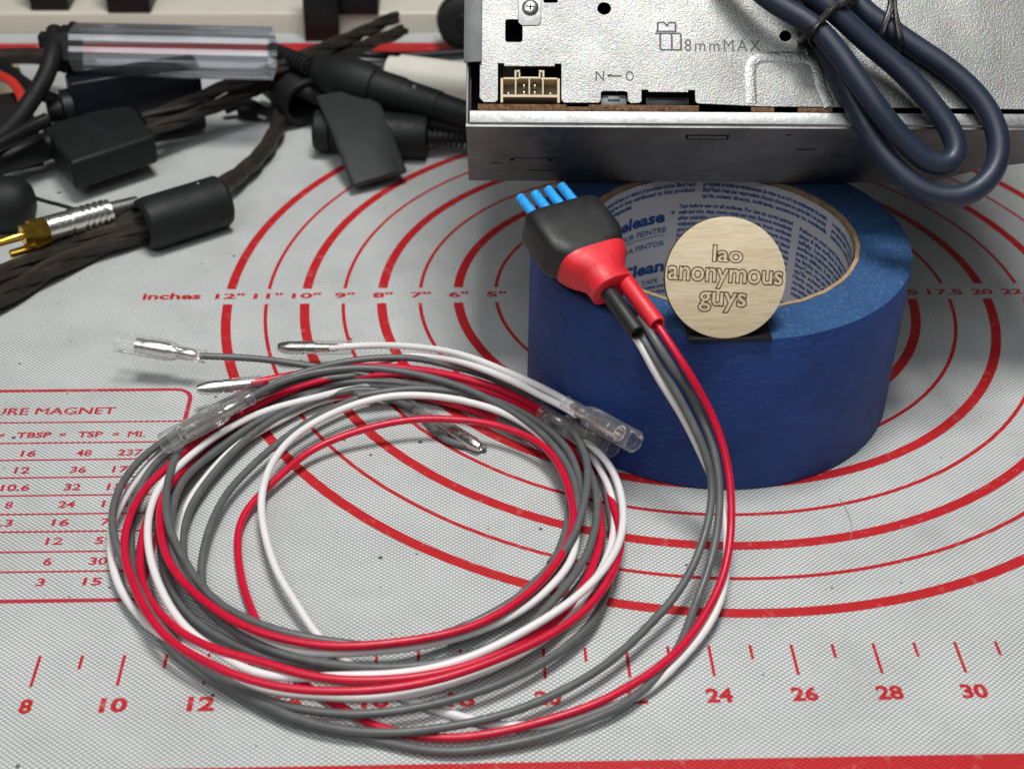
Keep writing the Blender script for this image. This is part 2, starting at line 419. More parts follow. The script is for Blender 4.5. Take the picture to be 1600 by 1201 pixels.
link("measuring_circles", circ, M_INK, mat_obj, smooth=False)
ink = MB()
for d in range(5, 13):
    s = '%d"' % d
    flat_text(ink, s, -d*1.249+0.02, 0.06, 0.66 if d < 10 else 0.95, 0.34, bold=0.03)
for i, s in ((6, "15"), (7, "17.5"), (8, "20"), (9, "22.5"), (10, "25"), (11, "27.5"), (12, "30")):
    flat_text(ink, s, i*1.249-0.05, -0.02, 1.18 if '.' in s else 0.72, 0.34, bold=0.03)
flat_text(ink, "inches", -16.86, 0.08, 1.9, 0.40, bold=0.03); flat_text(ink, "cm", 16.4, 0.0, 0.95, 0.3, bold=0.03)
for n in range(0, 53):                                  # ruler along the near edge
    x = -25.46+n
    if abs(x) > 29: continue
    strip(ink, (x, -16.04), (x, -17.03 if n % 2 == 0 else -16.50), 0.075)
    if n % 2 == 0:
        flat_text(ink, str(n), x+0.03, -17.63, 0.30 if n < 10 else 0.63, 0.45, bold=0.04)
link("ruler_lettering", ink, M_INK, mat_obj, smooth=False)
tb = MB()                                               # measure table, left
X1 = -15.43; X0 = -31
def rrect(mbq, x0, y0, x1, y1, r, wd):
    pts = [(x0, y1), (x1-r, y1)] + [(x1-r+r*math.sin(a), y1-r+r*math.cos(a)) for a in [i*math.pi/12 for i in range(1, 7)]] + [(x1, y0), (x0, y0)]
    for p, q in zip(pts, pts[1:]):
        strip(mbq, p, q, wd)
    for p in pts[1:-1]:
        mbq.add([Vector((p[0]+wd/2*math.cos(a), p[1]+wd/2*math.sin(a), INK_Z+0.001)) for a in [i*math.pi/6 for i in range(12)]], [tuple(range(12))])
ytop = at(100, 610).y; ybot = at(100, 938).y
rrect(tb, X0, ybot, X1, ytop, 0.5, 0.13)
for py in (660, 692, 718.5, 746, 774, 803, 830.5, 862, 893):
    yy = at(60, py).y; strip(tb, (X0, yy), (X1-0.07, yy), 0.06)
c = at(180, 642)
for q in (-1, 0, 1): flat_text(tb, "MEASURE MAGNET", c.x-2.45+q*0.012, at(100, 642).y+q*0.005, 4.9, 0.33, z=INK_Z+0.0006*(q+1))
yy = at(100, 679).y
for s, px, w in (("=", 3, .16), ("TBSP", 53.5, .98), ("=", 98, .18), ("TSP", 141, .72), ("=", 181, .18), ("ML", 214, .5)):
    for q in ((-1, 0, 1) if s == "ML" else (0,)):
        flat_text(tb, s, at(px, 679).x+q*0.010, yy, w, 0.12 if s == "=" else 0.27, z=INK_Z+0.0006*(q+1), bold=0.0 if s == "ML" else 0.03)
cT, cS, cM = at(45, 708).x, at(131, 708).x, at(203, 708).x
for s, px, w in (("OZ", -45, .5), ("CUP", -110, .7)): flat_text(tb, s, at(px, 679).x, yy, w, 0.27, bold=0.03)
for (a, s, ml), py in zip((("16", "48", "237"), ("12", "36", "177"), ("10.6", "32", "158"), ("8", "24", "118"), ("5.3", "16", "79"), ("4", "12", "59"), ("2", "6", "30"), ("1", "3", "15")),
                          (708, 734, 761, 788, 816, 845, 877, 909)):
    yy = at(80, py).y
    flat_text(tb, a, cT, yy, {1: .2, 2: .42, 3: .55, 4: .78}[len(a)], 0.29, bold=0.025)
    flat_text(tb, s, cS, yy, .22 if len(s) == 1 else .45, 0.29, bold=0.025)
    flat_text(tb, ml, cM, yy, .7 if len(ml) == 3 else .47, 0.29, bold=0.025)
link("table_lettering", tb, M_INKP, mat_obj, smooth=False)

# ------------------------------------------------------------------ painter's tape roll
TC = Vector((0.0, -4.80, 0)); TR, TI, TH = 5.39, 3.80, 4.94
tape = thing("tape_roll", "wide roll of blue painter's tape lying flat with printed white core", "tape roll", TC)
b = MB(); n = 160
def circle(r, z, k=n): return [TC+Vector((r*math.cos(2*math.pi*i/k), r*math.sin(2*math.pi*i/k), z)) for i in range(k)]
b.loft([circle(TR-0.05, 0.0), circle(TR, 0.05), circle(TR, TH-0.05), circle(TR-0.03, TH)], cap=False, mi=0)
b.loft([circle(TR-0.03, TH), circle(5.0, TH+0.008), circle(4.5, TH-0.006), circle(TI+0.14, TH)], cap=False, mi=1)
b.loft([circle(TI+0.14, TH), circle(TI+0.14, 0.0), circle(TR-0.05, 0.0)], cap=False, mi=1)
link("tape_winding", b, [M_TAPE, M_TAPETOP], tape)
b = MB()
rim = [[TC+Vector(((r+0.006*math.sin(i*7.3)+0.008*math.sin(i*1.3))*math.cos(2*math.pi*i/n), (r+0.006*math.sin(i*7.3)+0.008*math.sin(i*1.3))*math.sin(2*math.pi*i/n), z)) for i in range(n)] for r, z in ((TI+0.15, TH-0.3), (TI+0.13, TH+0.015), (TI+0.02, TH+0.02))]
b.loft(rim + [circle(TI, TH-0.05), circle(TI, 0.02), circle(TI+0.13, 0.02)], cap=False)
core = link("card_core", b, M_KRAFT, tape)
b = MB(); RL = 3.76
ang0, k = 0.0, 200
b.loft([circle(RL, 0.05, k), circle(RL, TH-0.10, k)], cap=False)
b.loft([circle(RL+0.02, 0.05, k), circle(RL+0.02, TH-0.10, k)], cap=False)
link("core_liner", b, M_LINER, core)
pr = MB()
def core_text(string, s0, z, w=None, h=None, right=False, cap=None, bold=0.02):
    v, f = text_fit(string, w, h, cap=cap, bold=bold, res=2)
    x0, x1 = min(p.x for p in v), max(p.x for p in v)
    off = (s0-x1) if right else (s0-x0); r = RL-0.012
    out = []
    for p in v:
        a = math.pi/2-(p.x+off)/r
        out.append(TC+Vector((r*math.cos(a), r*math.sin(a), z+p.y)))
    pr.add(out, f)
def block(lines, s0, s1, z, pitch=0.205, right=False):
    for i, t in enumerate(lines):
        full = i < len(lines)-1 and len(t) > 20
        core_text(t, s1 if right else s0, z-i*pitch, w=(s1-s0) if full else None, cap=0.132, right=right and not full, bold=0.035)
for zz in (4.55, 1.0):
    block(["this warranty is limited to replacement of tape or refund of purchase price. ShurTech",
           "shall not be liable for any damage or loss attributed to this product",
           "direct, indirect, incidental or consequential."], -5.6, -0.15, zz)
    block(["La garantie se limite au remplacement du ruban ou au coût de remplacement du produit.",
           "ShurTech n'est pas responsable d'aucun dommage ou perte liés à ce produit",
           "qu'ils soient directs, indirects, accessoires ou consécutifs."], 0.08, 4.35, zz)
    block(["La garantía se limita al reemplazo de la cinta o al costo del producto. ShurTech no será responsable",
           "por ningún daño o pérdida atribuida a este producto ya sean directos o", "indirectos, incidentales o consecuentes."], 4.65, 9.4, zz)
block(["Test before use on all surfaces. For use on cured painted", "walls and trim, glass, wood, metal and vinyl. Remove immediately",
       "after painting, while paint is still wet, from surfaces", "wallpaper, delicate or freshly painted walls, remove slowly",
       "and at an angle back over itself. Store in a cool place", "Faire un essai avant utilisation sur toutes les surfaces.",
       "Pour les murs peints et secs, le verre, le bois et le métal", "retirer le ruban lentement après la peinture du mur",
       "Ne pas laisser au soleil plus de sept jours", "et conserver au frais."], -0.62, 3.05, 3.80)
block(["Follow on most cured surfaces to lift tape", "days if the surface is clean and dry", "safely. Lower temperatures may",
       "surfaces fraîchement peints ou papier", "peint délicat, il est recommandé de", "se limite au remplacement de ruban",
       "ShurTech n'est pas responsable dommage", "qu'ils soient directs, indirects ou", "Haga una prueba antes de usar en",
       "todas las superficies. Para usar en", "paredes pintadas y molduras de vidrio", "madera, metal y vinilo lisos."], 3.32, 6.6, 3.72)
core_text("CleanRelease", -1.05, 3.58, h=0.44, w=3.6, right=True, bold=0.04)
core_text("®", -0.86, 3.66, h=0.13, right=False)
core_text("RUBAN POUR PEINTRE", -0.98, 3.10, w=2.9, h=0.20, right=True, bold=0.01)
core_text("CINTA PARA PINTOR", -1.0, 2.62, w=2.8, h=0.20, right=True, bold=0.01)
for s_ in range(24):                                        # thin rule between the two lines
    q = []
    for ss, zz in ((-3.9+s_*0.12, 2.90), (-3.9+(s_+1)*0.12, 2.90), (-3.9+(s_+1)*0.12, 2.92), (-3.9+s_*0.12, 2.92)):
        a = math.pi/2-ss/(RL-.012); q.append(TC+Vector(((RL-.012)*math.cos(a), (RL-.012)*math.sin(a), zz)))
    pr.add(q, [(0, 1, 2, 3)])
core_text("Clean", -0.95, 1.80, h=0.46, w=1.62, right=True, bold=0.04)
core_text("PAINTER'S TAPE", -1.12, 1.28, w=1.9, h=0.19, right=True, bold=0.01)
core_text("WALLS", 0.35, 1.12, w=1.3, h=0.36, right=True, bold=0.04)
link("core_print", pr, M_BLUEINK, core, smooth=False)

# ------------------------------------------------------------------ wooden disc and its stand
al = math.radians(30.0)
DB = at(1133, 528.5, TH+0.10)
du = Vector((0, math.sin(al), math.cos(al))); dn = Vector((0, -math.cos(al), math.sin(al)))
DR = 1.535; DC = DB+du*DR
rz = math.radians(-3.5); dx = X*math.cos(rz)+du*math.sin(rz); dy = -X*math.sin(rz)+du*math.cos(rz)
disc = thing("wooden_disc", "round pale plywood disc engraved lao anonymous guys, propped on the tape roll", "disc", DB)
b = MB()
b.lathe(DC-dn*0.30, dn, [(0.0, DR-0.02), (0.02, DR)], 120, cap=True, mi=1)
b.lathe(DC-dn*0.28, dn, [(0.0, DR), (0.27, DR)], 120, cap=False, mi=1)
b.lathe(DC-dn*0.01, dn, [(0.0, DR), (0.01, DR-0.022)], 120, cap=True, mi=0)
link("plywood_round", b, [M_WOOD, M_BURN], disc, angle=25)
b = MB()
for s, cx, cy, w, h in (("lao", 0.02, 0.60, 0.80, 0.45), ("anonymous", -0.01, -0.02, 2.97, 0.55), ("guys", -0.04, -0.62, 1.26, 0.55)):
    v, f = text_fit(s, w, h, outline=0.021, bold=0.03, res=4)
    b.add([DC+dx*(p.x+cx)+dy*(p.y+cy)+dn*(p.z*0.4+0.003) for p in v], f)
link("engraved_lettering", b, M_BURN, disc)
st = thing("disc_stand", "small flat black plastic stand under the wooden disc", "stand", (DB.x, DB.y, TH))
b = MB()
b.box((DB.x+0.14, DB.y+0.50, TH+0.05), X, Y, Z, (2.15, 1.0, 0.09), 0.02)
link("base_plate", b, M_BLACKP, st)
b = MB(); b.box(DB-dn*0.46+du*0.55, X, du, dn, (1.5, 1.2, 0.12), 0.02)
link("back_rest", b, M_BLACKP, st)

# ------------------------------------------------------------------ steel player chassis, leaning back on its rear edge
E_ = math.radians(45.4)
BO = Vector((-7.1942, -4.9318, 8.505))*1.0; UX = Vector((0.99972, -0.02379, 0)).normalized(); UY = Vector((-UX.y, UX.x, 0))
UF = UY*math.sin(E_)+Z*math.cos(E_); UN = -UY*math.cos(E_)+Z*math.sin(E_)
KX, KF = 0.785, 0.756                      # the chassis is drawn in its own units, then scaled to its 17.8 cm width
BX, BF, BN = UX*KX, UF*KF, UN*KX
def fp(a, bb, off=0.0): return BO+BX*a+BF*bb+BN*off
box_root = thing("player_chassis", "bare galvanised steel chassis of a disc player, tilted back on the tape roll", "chassis", BO+UY*3.5-Z*3.56)
WD, HT, DP = 22.6, 21.0, 6.0
# lower tray: underside wall, its folded lip and the sides
b = MB()
b.prism([fp(x, 0.0, -d) for x, d in ((0, 0.03), (WD, 0.03), (WD, 2.6), (19.2, 4.15), (17.6, DP), (0, DP))], -BF*0.10, 0.0)
b.box(fp(0.04, HT/2+0.01, -DP/2-0.1), BX, BF, BN, (0.09, HT-0.1, DP-0.2), 0.02)
b.box(fp(WD-0.04, HT/2+0.01, -DP/2-0.1), BX, BF, BN, (0.09, HT-0.1, DP-0.2), 0.02)
b.box(fp(WD/2, HT/2+2.0, -DP+0.05), BX, BF, BN, (WD-0.2, HT-4.2, 0.09), 0.0)
b.box(fp(WD/2, HT-0.1, -DP/2-.2), BX, BF, BN, (WD-0.3, 0.1, DP-0.6), 0.0)
tray = link("tray_wall", b, M_DULL, box_root)
def lowp(a, d): return fp(a, -0.105, -d*1.25)
for a, d, w, h in ((1.05, 3.12, 0.42, 0.05), (1.62, 2.80, 0.16, 0.22), (3.02, 2.82, 0.16, 0.20), (2.32, 2.66, 1.3, 0.03), (8.4, 0.62, 1.5, 0.07), (8.4, 0.95, 1.35, 0.04), (9.12, 0.80, 0.06, 0.34),
                   (7.70, 0.78, 0.06, 0.34), (11.2, 0.55, 0.16, 0.06), (12.1, 1.75, 0.7, 0.06), (2.7, 3.75, 0.9, 0.06)):
    b = MB(); b.box(lowp(a, d), BX, BN, BF, (w, h, 0.012))
    link("slot", b, M_SHADE, tray)  # flat black patch, the slot's shade given as colour
b = MB(); b.box(fp(WD/2+0.05, 0.24, 0.0), BX, BF, BN, (WD-0.1, 0.48, 0.10), 0.045, 3)
link("folded_lip", b, M_LIP, box_root)
b = MB()
for a0, a1, b0, b1 in ((0.40, 3.45, 0.50, 0.74), (3.45, 4.2, 0.50, 0.66), (4.2, 6.85, 0.50, 0.74), (6.6, 8.0, 0.50, 0.73), (9.8, 10.6, 0.5, 0.70), (11.4, 12.6, 0.5, 0.68)):
    b.box(fp((a0+a1)/2, (b0+b1)/2, -0.11-0.003*a0), BX, BF, BN, (a1-a0, b1-b0, 0.20+0.006*a0), 0.015)
link("circuit_board", b, M_PCB, box_root)
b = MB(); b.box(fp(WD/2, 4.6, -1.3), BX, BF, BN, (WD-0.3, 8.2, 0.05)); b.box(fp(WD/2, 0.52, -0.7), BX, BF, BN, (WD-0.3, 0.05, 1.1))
link("interior_shade", b, M_SHADE, box_root)  # black sheets behind the cut-outs, stand in for the shade inside

def plate_curve():
    """the speckled plate with its real cut-outs"""
    c = bpy.data.curves.new("plate", 'CURVE'); c.dimensions = '2D'; c.fill_mode = 'BOTH'; c.extrude = 0.035; c.bevel_depth = 0.012; c.bevel_resolution = 1
    def poly(pts):
        s = c.splines.new('POLY'); s.points.add(len(pts)-1); s.use_cyclic_u = True
        for q, p in zip(s.points, pts): q.co = (p[0], p[1], 0, 1)
    def rr(x0, y0, x1, y1, r):
        out = []
        for cx, cy, a0 in ((x1-r, y1-r, 0), (x0+r, y1-r, 90), (x0+r, y0+r, 180), (x1-r, y0+r, 270)):
            out += [(cx+r*math.cos(math.radians(a0+t)), cy+r*math.sin(math.radians(a0+t))) for t in (0, 30, 60, 90)]
        return out
    lo = 0.80
    out = [(0.50, HT), (0.47, 0.95), (0.55, 0.86), (0.62, lo)]
    def notch(x0, x1, y):
        r = 0.09
        return [(x0-r, lo), (x0, lo+r), (x0, y-r), (x0+r*.3, y-r*.3), (x0+r, y), (x1-r, y), (x1-r*.3, y-r*.3), (x1, y-r), (x1, lo+r), (x1+r, lo)]
    out += [(1.0, lo), (1.08, lo+.08), (1.08, 2.26), (1.30, 2.26), (1.31, 2.16), (3.03, 2.16), (3.05, 2.26), (3.28, 2.26), (3.28, lo+.1), (3.36, lo)]
    out += notch(4.62, 5.56, 1.24)
    out += [(5.94, lo), (6.02, lo+.08), (6.02, 1.30), (6.26, 1.30), (6.28, 1.22), (7.62, 1.22), (7.64, 1.30), (7.88, 1.30), (7.88, lo+.08), (7.96, lo)]
    out += [(9.8, lo-.08), (10.3, lo-.10), (12.0, lo-.10), (WD-0.2, lo-.16), (WD-0.2, HT)]
    poly(out)
    for cx, cy, r in ((4.77, 4.36, 0.245), (11.05, 3.36, 0.215), (15.6, 6.5, 0.25), (7.0, 9.0, 0.25)):
        poly([(cx+r*math.cos(2*math.pi*i/32), cy+r*math.sin(2*math.pi*i/32)) for i in range(32)])
    poly(rr(1.33, 3.05, 1.94, 3.93, 0.09)); poly(rr(2.66, 4.56, 3.16, 4.75, 0.05))
    o = bpy.data.objects.new("plate", c); COL.objects.link(o); bpy.context.view_layer.update()
    me = bpy.data.meshes.new_from_object(o.evaluated_get(bpy.context.evaluated_depsgraph_get()))
    r = ([v.co.copy() for v in me.vertices], [tuple(p.vertices) for p in me.polygons])
    bpy.data.objects.remove(o); bpy.data.curves.remove(c); bpy.data.meshes.remove(me)
    return r
v, f = plate_curve(); b = MB(); b.add([fp(p.x, p.y, p.z-0.02) for p in v], f)
plate = link("speckled_plate", b, M_GALV, box_root, angle=30)
# stamped rib round the tongue
b = MB(); rib = [(9.80, 0.80), (9.80, 2.15), (9.86, 2.35), (10.02, 2.50), (10.3, 2.55), (11.6, 2.55), (11.9, 2.50), (12.06, 2.36), (12.14, 2.1), (12.2, 1.6), (12.5, 0.72)]
rp = spline([fp(x, y, -0.005) for x, y in rib], 0.08, 3)
b.tube(rp, 0.19, 14)
b.v = [fp((p-BO).dot(UX)/KX, (p-BO).dot(UF)/KF, max(-0.01, (p-BO).dot(UN)/KX*0.20)) for p in b.v]
link("stamped_rib", b, M_RIB, plate)
b = MB()
b2 = []
def face_text(s, cx, cy, w, h, bold=0.0, spacing=1.25):
    v, f = text_fit(s, w, h, bold=bold, spacing=spacing)
    b.add([fp(p.x+cx, p.y+cy, 0.030) for p in v], f)
face_text("8mmMAX", 8.86, 2.98, 2.64, 0.46, bold=0.0)
face_text("N", 4.60, 1.80, 0.30, 0.38, bold=0.01); face_text("O", 5.63, 1.80, 0.28, 0.38, bold=0.01)
def fline(p, q, w):
    d = (Vector(q)-Vector(p)).normalized(); s = Vector((-d.y, d.x))*w/2; P_, Q_ = Vector(p), Vector(q)
    b.add([fp(t.x, t.y, 0.030) for t in (P_-s, Q_-s, Q_+s, P_+s)], [(0, 1, 2, 3)])
for p, q in (((4.86, 1.80), (5.36, 1.80)), ((5.0, 1.86), (4.86, 1.80)), ((6.70, 3.42), (6.70, 2.80)), ((6.70, 2.80), (7.42, 2.80)), ((7.10, 2.80), (7.10, 3.42)), ((7.42, 2.80), (7.42, 3.40)),
             ((6.52, 3.42), (7.42, 3.42)), ((6.56, 3.50), (7.26, 3.50)), ((6.62, 3.50), (6.62, 3.84)), ((7.24, 3.50), (7.24, 3.84)), ((6.62, 3.84), (6.86, 3.84)), ((7.02, 3.84), (7.24, 3.84)), ((6.86, 3.84), (6.94, 3.70)), ((7.02, 3.84), (6.94, 3.70))):
    fline(p, q, 0.07)
link("stamped_lettering", b, M_BLUEDK, plate, smooth=False)
# left bracket
b = MB()
b.box(fp(0.22, 9.6, 0.10), (BX+BN*0.12), BF, (BN-BX*0.12), (0.62, 14.7, 0.08), 0.02)
link("side_bracket", b, M_BRACKET, box_root)
# screw with its washer tab
b = MB(); v4 = [fp(x, y, 0.06) for x, y in ((1.78, 3.80), (1.90, 3.68), (2.46, 3.68), (2.58, 3.80), (2.58, 5.2), (1.78, 5.2))]
b.prism(v4, -BN*0.06, 0.015)
tabo = link("washer_tab", b, M_LIP, box_root)
b = MB(); b.lathe(fp(2.20, 4.36, 0.05), BN, [(0, 0.225), (0.04, 0.225), (0.085, 0.155), (0.10, 0.06)], 28)
scr = link("screw", b, M_STEEL, tabo)
b = MB()
for a, q in ((0.27, 0.06), (0.06, 0.27)): b.box(fp(2.20, 4.36, 0.165), BX, BF, BN, (a, q, 0.03))
link("cross_recess", b, M_SHADE, scr)  # flush black bars, shade of the cross painted instead of sunk
# cream four-way socket
sk = MB()
def skb(mbq, x0, x1, y0, y1, z0, z1, bev=0.012): mbq.box(fp((x0+x1)/2, (y0+y1)/2, (z0+z1)/2), BX, BF, BN, (x1-x0, y1-y0, z1-z0), bev, 1)
skb(sk, 1.20, 3.20, 1.00, 1.10, -0.9, -0.02)
skb(sk, 1.18, 1.27, 0.80, 1.72, -0.9, -0.022); skb(sk, 3.13, 3.22, 0.80, 1.72, -0.9, -0.024)
for x in (1.70, 2.17, 2.64): skb(sk, x-0.028, x+0.028, 1.105, 1.72, -0.9, -0.03)
skb(sk, 1.275, 1.80, 1.67, 1.75, -0.9, -0.026); skb(sk, 2.57, 3.125, 1.67, 1.75, -0.9, -0.028); skb(sk, 1.86, 2.51, 1.70, 1.78, -0.9, -0.032)
skb(sk, 1.66, 1.73, 1.755, 2.02, -0.9, -0.024); skb(sk, 2.62, 2.69, 1.755, 2.02, -0.9, -0.022); skb(sk, 1.735, 1.85, 1.95, 2.03, -0.9, -0.026); skb(sk, 2.50, 2.615, 1.95, 2.03, -0.9, -0.028)
skb(sk, 1.80, 1.86, 1.70, 1.945, -0.9, -0.034); skb(sk, 2.50, 2.56, 1.70, 1.945, -0.9, -0.036)
socket = link("socket", sk, M_CREAM, box_root, angle=30)
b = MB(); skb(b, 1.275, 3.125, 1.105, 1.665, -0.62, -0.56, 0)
link("socket_floor", b, M_CREAMSHADE, socket)
for x, y in ((1.45, 1.2), (1.99, 1.25), (1.99, 1.5), (2.36, 1.25), (2.36, 1.5), (2.90, 1.2)):
    b = MB(); b.lathe(fp(x, y, -0.56), BN, [(0, 0.045 if 1.6 < x < 2.7 else 0.018), (0.28, 0.045 if 1.6 < x < 2.7 else 0.018), (0.33, 0.016)], 10)
    link("socket_pin", b, M_SILVER, socket)
b = MB(); b.box(fp(5.09, 0.98, -0.45), BX, BF, BN, (0.9, 0.42, 0.5), 0.03); b.box(fp(5.09, 1.05, -0.19), BX, BF, BN, (0.42, 0.16, 0.1), 0.01)
link("slide_switch", b, M_BRACKET, box_root)
b = MB(); b.box(fp(6.95, 0.95, -0.5), BX, BF, BN, (1.5, 0.4, 0.5), 0.03)
link("black_jack", b, M_BLACKP, box_root)

# ------------------------------------------------------------------ navy cable with twist ties
def hang(px, py, lift=0.0):
    """the stiff cable lies on the sloping plate and runs on past its edge in the air"""
    d = ray(px, py); off = 0.36+lift; t = (BO+UN*off-CAMP).dot(UN)/d.dot(UN)
    return CAMP+d*t
usb = thing("navy_cable", "thick navy blue cable looped over the chassis edge, tied with black twist ties", "cable", hang(1300, 60))
A = [(1330, -90), (1324, -40), (1330, -8), (1350, 18), (1385, 42), (1428, 72), (1475, 103), (1519, 141), (1547, 178), (1561, 219), (1559, 256), (1538, 288), (1506, 307), (1469, 308),
     (1428, 290), (1394, 259), (1360, 212), (1331, 156), (1303, 100), (1283, 62), (1262, 25), (1240, -15), (1205, -70)]
B_ = [(1130, -75, .65), (1165, -35, .65), (1203, 0, .65), (1241, 22, .66), (1275, 43, .7), (1302, 72, .7), (1335, 118, .7), (1369, 166, .65), (1400, 206, .5), (1431, 238, .35), (1460, 259, .25), (1484, 262, .2), (1497, 244, .2), (1491, 212, .2), (1467, 178, .25), (1437, 141, .3),
      (1400, 103, .35), (1359, 69, .45), (1325, 37, .6), (1294, 10, .7), (1262, -18, .7), (1205, -80, .7)]
CR = 0.30
for pts in (A, B_):
    b = MB(); b.tube(spline([hang(*p) for p in pts], 0.15, 6), CR, 22); link("cable_strand", b, M_NAVY, usb)
def wrap_tie(path, turns, name="twist_tie"):
    b = MB(); rnd = random.Random(turns)
    for k in range(turns):
        pts = [hang(x+rnd.uniform(-4, 4), y+rnd.uniform(-4, 4), o_) for x, y, o_ in path]
        b.tube(spline(pts, 0.05, 1), 0.05, 7)
    return link(name, b, M_TIE, usb)
wrap_tie([(1252, 64, -.3), (1256, 58, .5), (1272, 46, 1.06), (1286, 28, 1.08), (1300, 14, 1.06), (1322, 4, 1.02), (1335, -6, .8), (1340, -12, .0)], 9)
wrap_tie([(1272, 72, .1), (1264, 52, .9), (1284, 34, 1.08), (1304, 8, 1.08), (1330, 2, .9)], 4)
b = MB()
for pts in (([(1394, -20, .4), (1395, 8, .35), (1386, 34, .38), (1378, 56, .3), (1372, 68, .0)]), ([(1394, -20, .4), (1397, 10, .36), (1404, 40, .36), (1409, 64, .3), (1412, 78, -.1)]),
            ([(1396, -20, .4), (1398, 10, .38), (1401, 40, .38), (1406, 66, .32), (1407, 80, -.1)]), ([(1389, -24, .35), (1391, 4, .35), (1382, 36, .38), (1373, 62, .2)])):
    b.tube(spline([hang(*p) for p in pts], 0.05, 1), 0.07, 8)
link("twist_tie", b, M_TIE, usb)

# ------------------------------------------------------------------ wire harness
har = thing("wire_harness", "coiled harness of red, white and grey wires with black connector and clear bullet terminals", "wire harness", at(560, 860))
PA = at(871, 338, 6.45); PB = at(957, 452, 5.60); hu = (PB-PA).normalized()
hw = hu.cross(Z).normalized(); hw = -hw if hw.x < 0 else hw
hn = hw.cross(hu); hn = -hn if hn.z < 0 else hn
def hp(t, s=0.0, q=0.0): return PA+hu*t+hw*s+hn*q
def sq(t, a, c_, e, q0=0.0, s0=0.0, k=56):
    out = []
    for i in range(k):
        th = 2*math.pi*i/k; cc, ss = math.cos(th), math.sin(th)
        out.append(hp(t, s0+a*math.copysign(abs(cc)**(2/e), cc), q0+c_*math.copysign(abs(ss)**(2/e), ss)))
    return out
LT = (PB-PA).length
b = MB()
st_ = [(-0.02, 1.14, .38, 5), (0.0, 1.22, .44, 6), (0.06, 1.26, .48, 5), (0.15, 1.30, .51, 5.6), (0.7, 1.32, .53, 5.8), (LT-1.65, 1.32, .525, 5.8), (LT-1.40, 1.27, .52, 5.2), (LT-1.18, 1.12, .51, 4), (LT-1.0, 0.98, .46, 3.2), (LT-.85, 0.8, .42, 3)]
b.loft([sq(t, a, c_, e) for t, a, c_, e in [(t, a*.88, c_*1.22, e) for t, a, c_, e in st_]])
link("connector_body", b, M_SHRINK, har)
b = MB()
t0 = LT-1.14
bt = [(t0, 1.10, .55, 3.4), (t0+.03, 1.15, .59, 3.4), (t0+.10, 1.14, .585, 3.2), (t0+.25, 1.08, .57, 3), (t0+.43, 0.95, .545, 2.8), (t0+.58, 0.80, .51, 2.5), (t0+.75, 0.70, .47, 2.3), (t0+.95, 0.68, .45, 2.3), (t0+1.12, 0.70, .46, 2.3), (t0+1.15, 0.66, .42, 2.3)]
b.loft([sq(t, a, c_, e, -0.03, 0.02) for t, a, c_, e in [(t, a*.87, c_*1.12, e) for t, a, c_, e in bt]])
link("red_boot", b, M_REDSHRINK, har)
for s in (-0.66, -0.225, 0.215, 0.65):
    b = MB(); j = random.Random(int(s*100)); o0 = hp(0.05, s, 0.14)
    dirp = (-hu + hw*(-0.04+j.uniform(-.02, .02)) + hn*j.uniform(-.02, .05)).normalized()
    b.lathe(o0, dirp, [(0, 0.137), (0.92, 0.134), (0.94, 0.12)], 20)
    for i in range(7):
        an = j.uniform(.4, 1.5); c_ = o0+dirp*(0.18+i*0.105)+hn*0.134*math.sin(an)+hw*.134*math.cos(an); b.box(c_, hu, hw, hn, (0.035, 0.02, 0.02), mi=1)
    link("blue_pin", b, [M_BLUEPIN, M_PRINTDK], har)
def sleeve(p, q, r, m, name):
    b = MB(); d = q-p; L = d.length
    b.lathe(p, d, [(0, r), (L-.02, r*0.98), (L, r*0.93), (L, r*0.7), (L-.12, r*.68)], 28, cap=True); return link(name, b, m, har)
SB0, SB1 = at(938, 440, 5.62), at(996, 520, 5.28); SR0, SR1 = at(966, 425, 5.80), at(1027, 507, 5.36)
sleeve(SB0, SB1, 0.222, M_SHRINK, "black_sleeve"); sleeve(SR0, SR1, 0.235, M_REDSHRINK, "red_sleeve")

WR = 0.104
def P(pts, z0=None):
    """pixel control points; a third number sets the height from there on (linear between)"""
    idx = [i for i, p in enumerate(pts) if len(p) > 2]; out = []
    for i, p in enumerate(pts):
        if idx:
            lo = max([k for k in idx if k <= i], default=idx[0]); hi = min([k for k in idx if k >= i], default=idx[-1])
            z = pts[lo][2] if hi == lo else pts[lo][2]+(pts[hi][2]-pts[lo][2])*(i-lo)/(hi-lo)
        else: z = z0
        out.append(at(p[0], p[1], z))
    return out
def wire(m, pts, z0=None, r=WR, name="wire"):
    path = spline(P(pts, z0), 0.16, 7); rnd = random.Random(len(pts)*31+int(pts[0][0])); ph = [rnd.uniform(0, 6.3) for _ in range(6)]
    for i, p in enumerate(path):
        t = i*0.16; k = min(1, i/12, (len(path)-1-i)/12)
        p += Vector((math.sin(t*.9+ph[0])*.020+math.sin(t*2.3+ph[1])*.008, math.sin(t*.8+ph[2])*.022+math.sin(t*2.1+ph[3])*.008, math.sin(t*.7+ph[4])*.012))*k
    b = MB(); b.tube(path, r, 14); return link(name, b, m, har)
